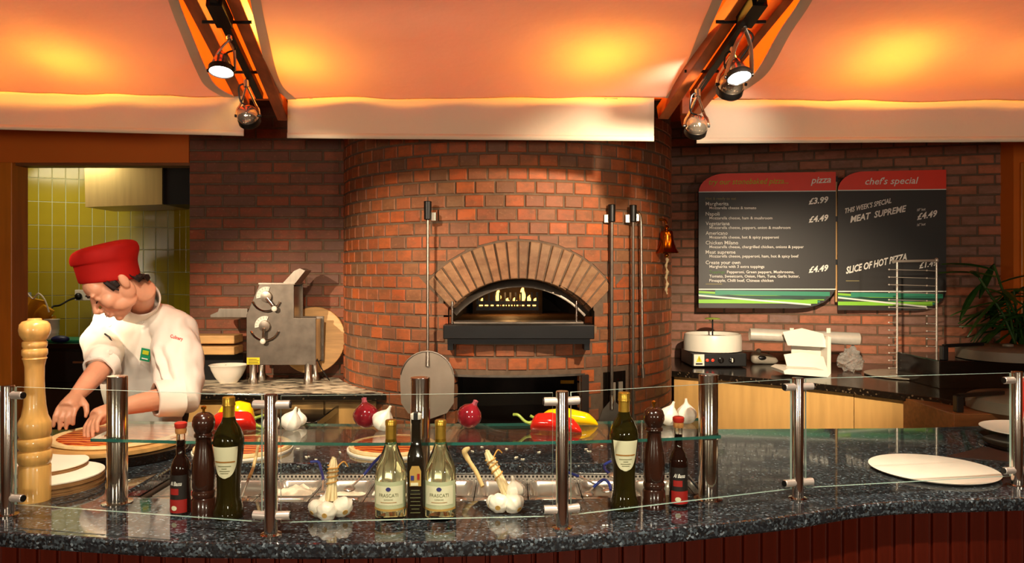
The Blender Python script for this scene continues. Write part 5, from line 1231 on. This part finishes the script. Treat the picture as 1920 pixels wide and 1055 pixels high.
MB().box(P(304, 0, 6.02).x+.002, P(304, 0, 6.02).x+.32, 6.02, 6.45, P(0, 383, 6.02).z, P(0, 290, 6.02).z).build('duct', 'black_metal', hd_)
sq = P(153, 553, 6.36); so = thing('wall_socket', tuple(sq), 'white wall socket with black plug and cable on kitchen tiles', 'socket')
MB().box(sq.x-.05, sq.x+.10, sq.y-.015, sq.y+.02, sq.z-.045, sq.z+.045).build('plate', 'white_plastic', so, bevel=.004); MB().ell(sq+Vector((-.01, -.03, -.01)), (.03, .025, .03)).build('plug', 'black_plastic', so, smooth=True)
MB().tube(smoothline([sq+Vector((-.02, -.04, -.02)), P(130, 562, 6.3), P(112, 572, 6.2), P(100, 574, 6.15), P(94, 582, 6.1)], 16), .008, 6).build('cable', 'black_plastic', so, smooth=True)
bq = P(62, 590, 5.95); bg = thing('mustard_apron', (bq.x, bq.y, kz), 'folded mustard yellow apron with white ties on the kitchen counter', 'apron')
for k_ in range(6):
    a = math.radians(118-k_*26); c0 = P(52, 618, 5.9+.02*k_); e = c0+Vector((math.cos(a)*.22, 0, math.sin(a)*.24+.02)); e.z = max(e.z, kz+.06)
    MB().tube([c0+Vector((0, 0, .0)), c0.lerp(e, .5), e], [.05, .065, .05], 10, flat=.35).build('fold', 'mustard', bg, smooth=True)
MB().tube(smoothline([P(36, 536, 5.85), P(50, 548, 5.85), P(62, 560, 5.85), P(72, 550, 5.85), P(84, 562, 5.85), P(92, 585, 5.85)], 20), .006, 6).build('tie', 'white_plastic', bg, smooth=True)
cq = P(97, 620, 5.9); tag(MB().lathe([(.045, 0), (.05, .06), (.052, .075), (.05, .08), (.054, .10), (.052, .16), (.056, .175)], (cq.x, cq.y, kz), 24).build('cup_stack', 'white_plastic', smooth=True), 'stack of white cups beside the mustard apron', 'cup')
tq = P(42, 628, 5.85); tag(MB().box(tq.x-.08, tq.x+.05, tq.y, tq.y+.15, kz, kz+.13).build('tissue_box', 'pale_blue', bevel=.01), 'pale blue box at the end of the kitchen counter', 'box')
tag(MB().box(P(30, 0, 6.1).x, P(56, 0, 6.1).x, 6.1, 6.12, kz, P(0, 548, 6.1).z).build('paper_sheet', 'pale_blue'), 'pale blue paper propped behind the apron', 'paper')
gq = P(138, 618, 5.95); tag(MB().box(gq.x-.16, gq.x+.22, gq.y-.1, gq.y+.15, kz, kz+.02).build('cutting_board', 'teal_green', bevel=.006), 'green cutting board on the kitchen counter', 'board')
nq = P(113, 628, 5.78); tag(MB().ell((nq.x, nq.y, kz+.03), (.07, .04, .028)).build('sponge_pad', 'navy', smooth=True), 'dark blue pad in front of the green cutting board', 'pad')
# ================================================================ CHEF
def remesh(mb, name, m, parent, vox, it=6, disp=None):
    me = mb.mesh(name); bm = bmesh.new(); bm.from_mesh(me); bmesh.ops.recalc_face_normals(bm, faces=bm.faces); bm.to_mesh(me); bm.free()
    o = bpy.data.objects.new(name, me); COL.objects.link(o)
    md = o.modifiers.new('r', 'REMESH'); md.mode = 'VOXEL'; md.voxel_size = vox
    if it: s_ = o.modifiers.new('s', 'SMOOTH'); s_.iterations = it; s_.factor = .5
    dg = bpy.context.evaluated_depsgraph_get(); me2 = bpy.data.meshes.new_from_object(o.evaluated_get(dg)); bpy.data.objects.remove(o)
    c = wloc(parent)
    if disp:
        nrm = [v_.normal.copy() for v_ in me2.vertices]
        for v_, n_ in zip(me2.vertices, nrm): v_.co += n_*disp(v_.co, n_)
    me2.transform(Matrix.Translation(-c)); me2.materials.clear(); me2.materials.append(MATS[m]); me2.name = name
    me2.polygons.foreach_set('use_smooth', [True]*len(me2.polygons))
    q = bpy.data.objects.new(name, me2); COL.objects.link(q); q.parent = parent; WL[q.name] = c; return q
chef = thing('person', (-1.76, 3.66, 0), 'chef in white jacket and red cap bending over a pizza', 'person')
SF = Vector((.90, -.43, 0)).normalized()          # towards his far-from-face shoulder
FW = Vector((-.43, -.90, 0)).normalized()         # chest direction
HC = P(215, 529, 3.13); HS = 1.12
HR = (Matrix.Rotation(math.radians(-58), 3, 'Z') @ Matrix.Rotation(math.radians(45), 3, 'X') @ Matrix.Rotation(math.radians(4), 3, 'Y'))
def hp(x, y, z): return HC+HR@(Vector((x, y, z))*HS)
def he(mb, c, r, rot=None, seg=18, rng=12): mb.ell(hp(*c), tuple(q*HS for q in r), HR@(rot or Matrix.Identity(3)), seg, rng)
HH = (Matrix.Rotation(math.radians(-58), 3, 'Z') @ Matrix.Rotation(math.radians(13), 3, 'X')); HO = P(206, 522, 3.13)
RX = lambda a: Matrix.Rotation(math.radians(a), 3, 'X'); RY = lambda a: Matrix.Rotation(math.radians(a), 3, 'Y'); RZ = lambda a: Matrix.Rotation(math.radians(a), 3, 'Z')
NB = P(257, 582, 3.42)
ls, le, lw = P(328, 622, 3.36), P(328, 742, 3.15), P(213, 766, 2.96)
rs_, re_, rw = P(212, 606, 3.52), P(196, 682, 3.25), P(143, 742, 3.03)
b = MB()
he(b, (0, .018, .050), (.074, .096, .086)); he(b, (0, -.030, -.02), (.062, .066, .088)); he(b, (0, -.060, .03), (.058, .038, .045)); he(b, (0, -.052, -.086), (.038, .040, .030)); he(b, (0, -.078, -.104), (.020, .017, .015))
for s_ in (-1, 1):
    he(b, (s_*.040, -.060, -.028), (.026, .030, .030)); he(b, (s_*.031, -.088, .020), (.024, .011, .009)); he(b, (s_*.031, -.080, .001), (.015, .014, .012)); he(b, (s_*.040, -.030, -.068), (.022, .048, .030), RX(-26)); he(b, (s_*.052, .008, -.04), (.018, .03, .04), RX(-20))
    he(b, (s_*.075, .022, -.010), (.009, .017, .029), RX(-14)); he(b, (s_*.013, -.104, -.044), (.010, .012, .009)); he(b, (s_*.076, .026, .008), (.007, .012, .011))
b.tube([hp(0, -.088, .018), hp(0, -.103, -.010), hp(0, -.120, -.036), hp(0, -.110, -.046)], [.009*HS, .011*HS, .013*HS, .010*HS], 12)
he(b, (0, -.099, -.066), (.022, .011, .006)); he(b, (0, -.096, -.078), (.020, .011, .007)); he(b, (0, -.094, -.056), (.018, .010, .010))
b.tube([hp(0, .005, -.01), hp(0, .045, -.09), NB+Vector((0, .02, -.03)), NB+Vector((-.01, .06, -.14))], [.060, .053, .054, .08], 18)
b.ell(NB.lerp(P(270, 690, 3.52), .6), (.15, .09, .13)); b.ell(P(272, 700, 3.56), (.15, .10, .2)); b.ell(Vector((-1.76, 3.66, .95)), (.16, .11, .16))
b.tube([NB+Vector((0, .03, -.06)), ls, le, le.lerp(lw, .25), le.lerp(lw, .6), lw], [.06, .052, .043, .046, .040, .029], 16)
b.tube([NB+Vector((0, .03, -.06)), rs_, re_, re_.lerp(rw, .25), re_.lerp(rw, .6), rw], [.06, .052, .043, .046, .040, .029], 16)
for s_ in (-1, 1):
    h_ = Vector((-1.76, 3.67, .92))+SF*s_*.09; f_ = Vector((-1.76, 3.68, .05))+SF*s_*.11
    b.tube([h_, h_.lerp(f_, .48)+FW*.02, h_.lerp(f_, .6), f_], [.085, .060, .055, .040], 14); b.ell(f_+FW*.06+Vector((0, 0, -.01)), (.045, .11, .04), Matrix.Rotation(math.atan2(FW.x, -FW.y), 3, 'Z'))
def hand(w, fw_, sp, up, curl, thumb):
    """palm, four fingers of unequal length and a thumb leaving the side of the palm"""
    fw_ = fw_.normalized(); sp = (sp-fw_*sp.dot(fw_)).normalized(); nr = fw_.cross(sp).normalized()
    if nr.z > 0: nr = -nr                                   # palm side is down
    M = Matrix((sp, fw_, nr)).transposed(); kn = w+fw_*.088
    b.tube([w-fw_*.01, w+fw_*.03, w+fw_*.07, kn], [.027, .033, .037, .031], 16); b.ell(w+fw_*.052, (.043, .048, .017), M); b.ell(kn-fw_*.005, (.042, .018, .014), M)
    for i, (o, L) in enumerate(((-.032, .070), (-.011, .080), (.010, .075), (.030, .058))):
        k0 = kn+sp*o; c1, c2 = curl; d1 = (fw_*math.cos(c1)+nr*math.sin(c1)+sp*o*2.2).normalized(); d2 = (fw_*math.cos(c2)+nr*math.sin(c2)+sp*o*1.5).normalized(); k1 = k0+d1*L*.45; k2 = k1+d2*L*.33; d3 = (d2+nr*.25).normalized(); k3 = k2+d3*L*.27
        b.tube([k0-fw_*.02, k0, k1, k2, k3, k3+d3*.004], [.0105, .0102, .0095, .0085, .0075, .003], 10)
    t0 = w+fw_*.022+sp*thumb*.028; t1 = t0+(sp*thumb*.75+fw_*.7+nr*.25).normalized()*.036; t2 = t1+(sp*thumb*.35+fw_*.8+nr*.5).normalized()*.030; t3 = t2+(fw_*.8+nr*.6).normalized()*.022
    b.tube([t0-fw_*.008, t0, t1, t2, t3], [.014, .0145, .0125, .0105, .006], 10)
tl = G(142, 826, PZ+.016); hand(lw, (tl-lw)*1.0+Vector((-.02, .02, .035)), Vector((.85, -.45, .25)), None, (.55, 1.05), -1)
tr_ = P(118, 800, 2.90); hand(rw, (tr_-rw)+Vector((-.01, .0, .03)), Vector((.55, .6, .2)), None, (.5, 1.1), 1)
body = remesh(b, 'body', 'skin', chef, .0042, 5)
# eyes, brows, mouth line
for s_ in (-1, 1):
    q = MB(); q.tube([hp(s_*.017, -.0965, .020), hp(s_*.030, -.100, .026), hp(s_*.047, -.091, .023)], [.003*HS, .0042*HS, .002*HS], 8); q.build('eyebrow', 'hair', chef, smooth=True)
    q = MB(); q.tube([hp(s_*.018, -.0925, -.006), hp(s_*.031, -.0962, -.0085), hp(s_*.045, -.0885, -.004)], [.0012*HS, .0024*HS, .0012*HS], 6); q.build('eyelash', 'hair', chef, smooth=True)
q = MB(); q.tube([hp(-.021, -.1005, -.072), hp(0, -.1085, -.0715), hp(.021, -.1005, -.072)], [.001, .0032, .001], 8, flat=.6); q.build('lips', 'lip', chef, smooth=True)
# hair showing below the cap
q = MB(); seg = 48; g = []
for k_ in range(15):
    row = []
    for i in range(seg+1):
        dg_ = -30+(240*i/seg); a = math.radians(dg_); low = -.072 if 45 < dg_ < 135 else (-.012 if dg_ < -5 or dg_ > 185 else .016 if (dg_ < 22 or dg_ > 158) else -.05)
        ct = .09+(low-.09)*k_/14
        rr = math.sqrt(max(.05, 1-((ct-.05)/.098)**2)) if ct > .05 else (1.0-.16*((.05-ct)/.11)**2)
        v_ = hp(.0768*rr*math.cos(a), .018+.0985*rr*math.sin(a), ct); l_ = HH.transposed()@(v_-HO)/HS; e_ = math.hypot(l_.x/.083, l_.y/.101)
        if l_.z > -.010 and e_ > .90: l_.x *= .90/e_; l_.y *= .90/e_; v_ = HO+HH@l_*HS
        row.append(v_)
    g.append(row)
q.grid(g); hr = q.build('hair', 'hair', chef, smooth=True, fix=False, solid=.003)
for s_ in (-1, 1): MB().tube([hp(s_*.073, -.022, .03), hp(s_*.074, -.018, .0), hp(s_*.072, -.014, -.022)], [.010, .009, .003], 8, flat=.4).build('sideburn', 'hair', chef, smooth=True)
# red cap: band and floppy crown
q = MB(); rings = []
prof = [(-.012, .083, .101, 0), (-.008, .085, .104, 0), (.02, .086, .105, 0), (.050, .088, .106, 0), (.062, .089, .107, 0), (.068, .095, .113, .002), (.084, .098, .117, .002), (.104, .097, .116, .004), (.120, .090, .110, .006), (.130, .066, .08, .008), (.133, .03, .04, .008)]
for z, rx, ry, oy in prof:
    ring = []
    for i in range(40):
        a = 2*PI*i/40; wv = 1+(.085*noise.noise(Vector((math.cos(a)*2.6, math.sin(a)*2.6, z*20+3))) if z > .07 else .006*noise.noise(Vector((math.cos(a)*3, math.sin(a)*3, z*20))))
        ring.append(HO+HH@(Vector((rx*wv*math.cos(a), oy+ry*wv*math.sin(a), z-.012*math.sin(a)*(1 if z < .066 else -.2)))*HS))
    rings.append(ring)
q.rings(rings); q.build('cap_crown', 'hat_red', chef, smooth=True, sub=1)
# jacket
jb = MB()
def torso(c, hw, hd, n=28):
    return [Vector(c)+SF*hw*math.cos(2*PI*i/n)+FW*hd*math.sin(2*PI*i/n) for i in range(n)]
def tq(px, py, d): return P(px, py, d)
jb.rings([torso(P(272, 800, 3.62), .215, .145), torso(P(270, 755, 3.60), .21, .145), torso(P(268, 700, 3.56), .205, .15), torso(P(267, 650, 3.50), .21, .15), torso(P(268, 615, 3.46), .20, .135), torso(P(266, 592, 3.44), .165, .105), torso(P(264, 575, 3.43), .095, .08), torso(P(263, 566, 3.42), .075, .07)], True)
jb.tube([P(280, 590, 3.42), P(308, 600, 3.39), ls, ls.lerp(le, .4)+Vector((.015, 0, 0)), ls.lerp(le, .8)+Vector((.025, 0, 0)), le+Vector((.03, .0, -.01)), le.lerp(lw, .16)+Vector((.01, 0, .005))], [.06, .080, .095, .098, .092, .084, .072], 20)
jb.tube([P(240, 592, 3.44), rs_, rs_.lerp(re_, .5)+Vector((-.025, -.02, 0)), re_+Vector((-.0, .0, .01)), re_.lerp(rw, .12)], [.07, .088, .085, .078, .066], 20)
N1 = hp(0, .045, -.09); jb.tube([P(266, 600, 3.45), N1.lerp(NB, 1.0), N1.lerp(NB, .60)], [.10, .088, .074], 20)
def folds(co, n_):
    v_ = .020*noise.noise(Vector((co.x*9, co.y*9, co.z*5)))+.007*noise.noise(Vector((co.x*22, co.y*20, co.z*13)))
    dr = abs((co.x+co.z*.8)*14 % 1-.5)*2; w_ = max(0, 1-((co.x-ls.x-.02)/.12)**2-((co.z-1.16)/.16)**2)
    return v_+.030*(dr-.5)*w_
jk = remesh(jb, 'jacket', 'jacket', chef, .0065, 8, folds)
# rolled cuffs
def cuff(a, c, r0, r1, nm='cuff'):
    d = (c-a).normalized(); x = d.orthogonal().normalized(); y = d.cross(x); rr = []
    for t_, r in ((0, r0*.96), (.0, r0*1.05), (.35, (r0+r1)/2*1.07), (1, r1*1.08), (1.02, r1), (.9, r1*.92)):
        rr.append([a.lerp(c, t_)+(x*math.cos(2*PI*i/24)+y*math.sin(2*PI*i/24))*(r*(1+.05*math.sin(i*1.3+t_*3))) for i in range(24)])
    MB().rings(rr, False).build(nm, 'jacket', chef, smooth=True, solid=.004)
cuff(le+Vector((.028, .0, .0))+(lw-le)*.02, le.lerp(lw, .36)+Vector((.008, 0, .004)), .078, .066)
cuff(re_.lerp(rw, .02), re_.lerp(rw, .22), .070, .060)
# stand collar
N1 = hp(0, .045, -.09); ad = (NB-N1).normalized(); fx_ = (FW-ad*FW.dot(ad)).normalized(); sx_ = ad.cross(fx_); rr = []
for t_, r in ((.12, .086), (0, .080), (-.026, .077), (-.042, .078)):
    c = N1.lerp(NB, .50)+ad*t_; rr.append([c+(fx_*math.cos(a)+sx_*math.sin(a))*r for a in [math.radians(7+346*i/36) for i in range(37)]])
MB().rings(rr, False, closed=False).build('collar', 'jacket', chef, smooth=True, fix=False, solid=.006)
# buttons, pocket pen, badge, embroidery: set on the jacket front by casting rays
from mathutils.bvhtree import BVHTree
bv = BVHTree.FromPolygons([v_.co+wloc(chef) for v_ in jk.data.vertices], [tuple(p.vertices) for p in jk.data.polygons])
def hit(px, py):
    o = Vector((0, 0, EYE)); d = (P(px, py, 1)-o).normalized(); r = bv.ray_cast(o, d); 
    return (r[0], r[1]) if r[0] else (P(px, py, 3.3), Vector((0, -1, 0)))
for px, py in ((265, 603), (206, 660), (268, 665), (205, 610)):
    p_, n_ = hit(px, py); MB().lathe([(.012, -.002), (.012, .004), (.009, .006), (.002, .005)], p_, 16, axis=n_).build('button', 'jacket', chef, smooth=True)
p_, n_ = hit(204, 634); p2, _ = hit(196, 628); MB().tube([p2+n_*.006, p_+n_*.006, p_+n_*.006+Vector((.02, 0, -.035))], .004, 8).build('pen', 'black_plastic', chef, smooth=True)
def patch(px, py, w_, h_, ang, name, m, off, par=None, ref=None):
    """small flat plate lying on the jacket, size in metres, turned by ang in its plane"""
    p_, n_ = ref or hit(px, py); n_ = (n_+Vector((0, -.6, .1))).normalized(); x_ = Vector((0, 0, 1)).cross(n_).normalized(); y_ = n_.cross(x_); ca, sa = math.cos(ang), math.sin(ang)
    ex, ey = x_*ca+y_*sa, y_*ca-x_*sa; c = p_+n_*off+(ex*px+ey*py if ref else Vector()); pts = [c+ex*w_/2*i+ey*h_/2*j for i, j in ((-1, -1), (1, -1), (1, 1), (-1, 1))]
    return MB().rings([pts, [q_+n_*.002 for q_ in pts]], True).build(name, m, par or chef)
rf = hit(275, 663); bd_ = patch(0, 0, .042, .060, -.25, 'name_badge', 'badge_green', .012, None, rf)
patch(0, .012, .026, .018, -.25, 'badge_mark', 'lime_ink', .0145, bd_, rf); patch(0, -.018, .026, .004, -.25, 'badge_line', 'white_ink', .0145, bd_, rf)
vs_, fs_ = text2d('Culinary', 1, .2, .02); x0 = min(v_.x for v_ in vs_); x1 = max(v_.x for v_ in vs_); out = []
for v_ in vs_:
    u = (v_.x-x0)/(x1-x0); p_, n_ = hit(320+23*u, 633+6*u-v_.y*9); out.append(p_+n_*.002)
MB().add(out, fs_).build('embroidery', 'thread_red', chef, fix=False)
# trousers and shoes
tb_ = MB()
for s_ in (-1, 1):
    h_ = Vector((-1.76, 3.67, .95))+SF*s_*.085; f_ = Vector((-1.76, 3.68, .07))+SF*s_*.11; tb_.tube([h_, h_.lerp(f_, .5)+FW*.02, f_], [.105, .085, .07], 16)
tb_.ell(Vector((-1.76, 3.66, .92)), (.18, .14, .14)); remesh(tb_, 'trousers', 'trousers', chef, .012, 4)
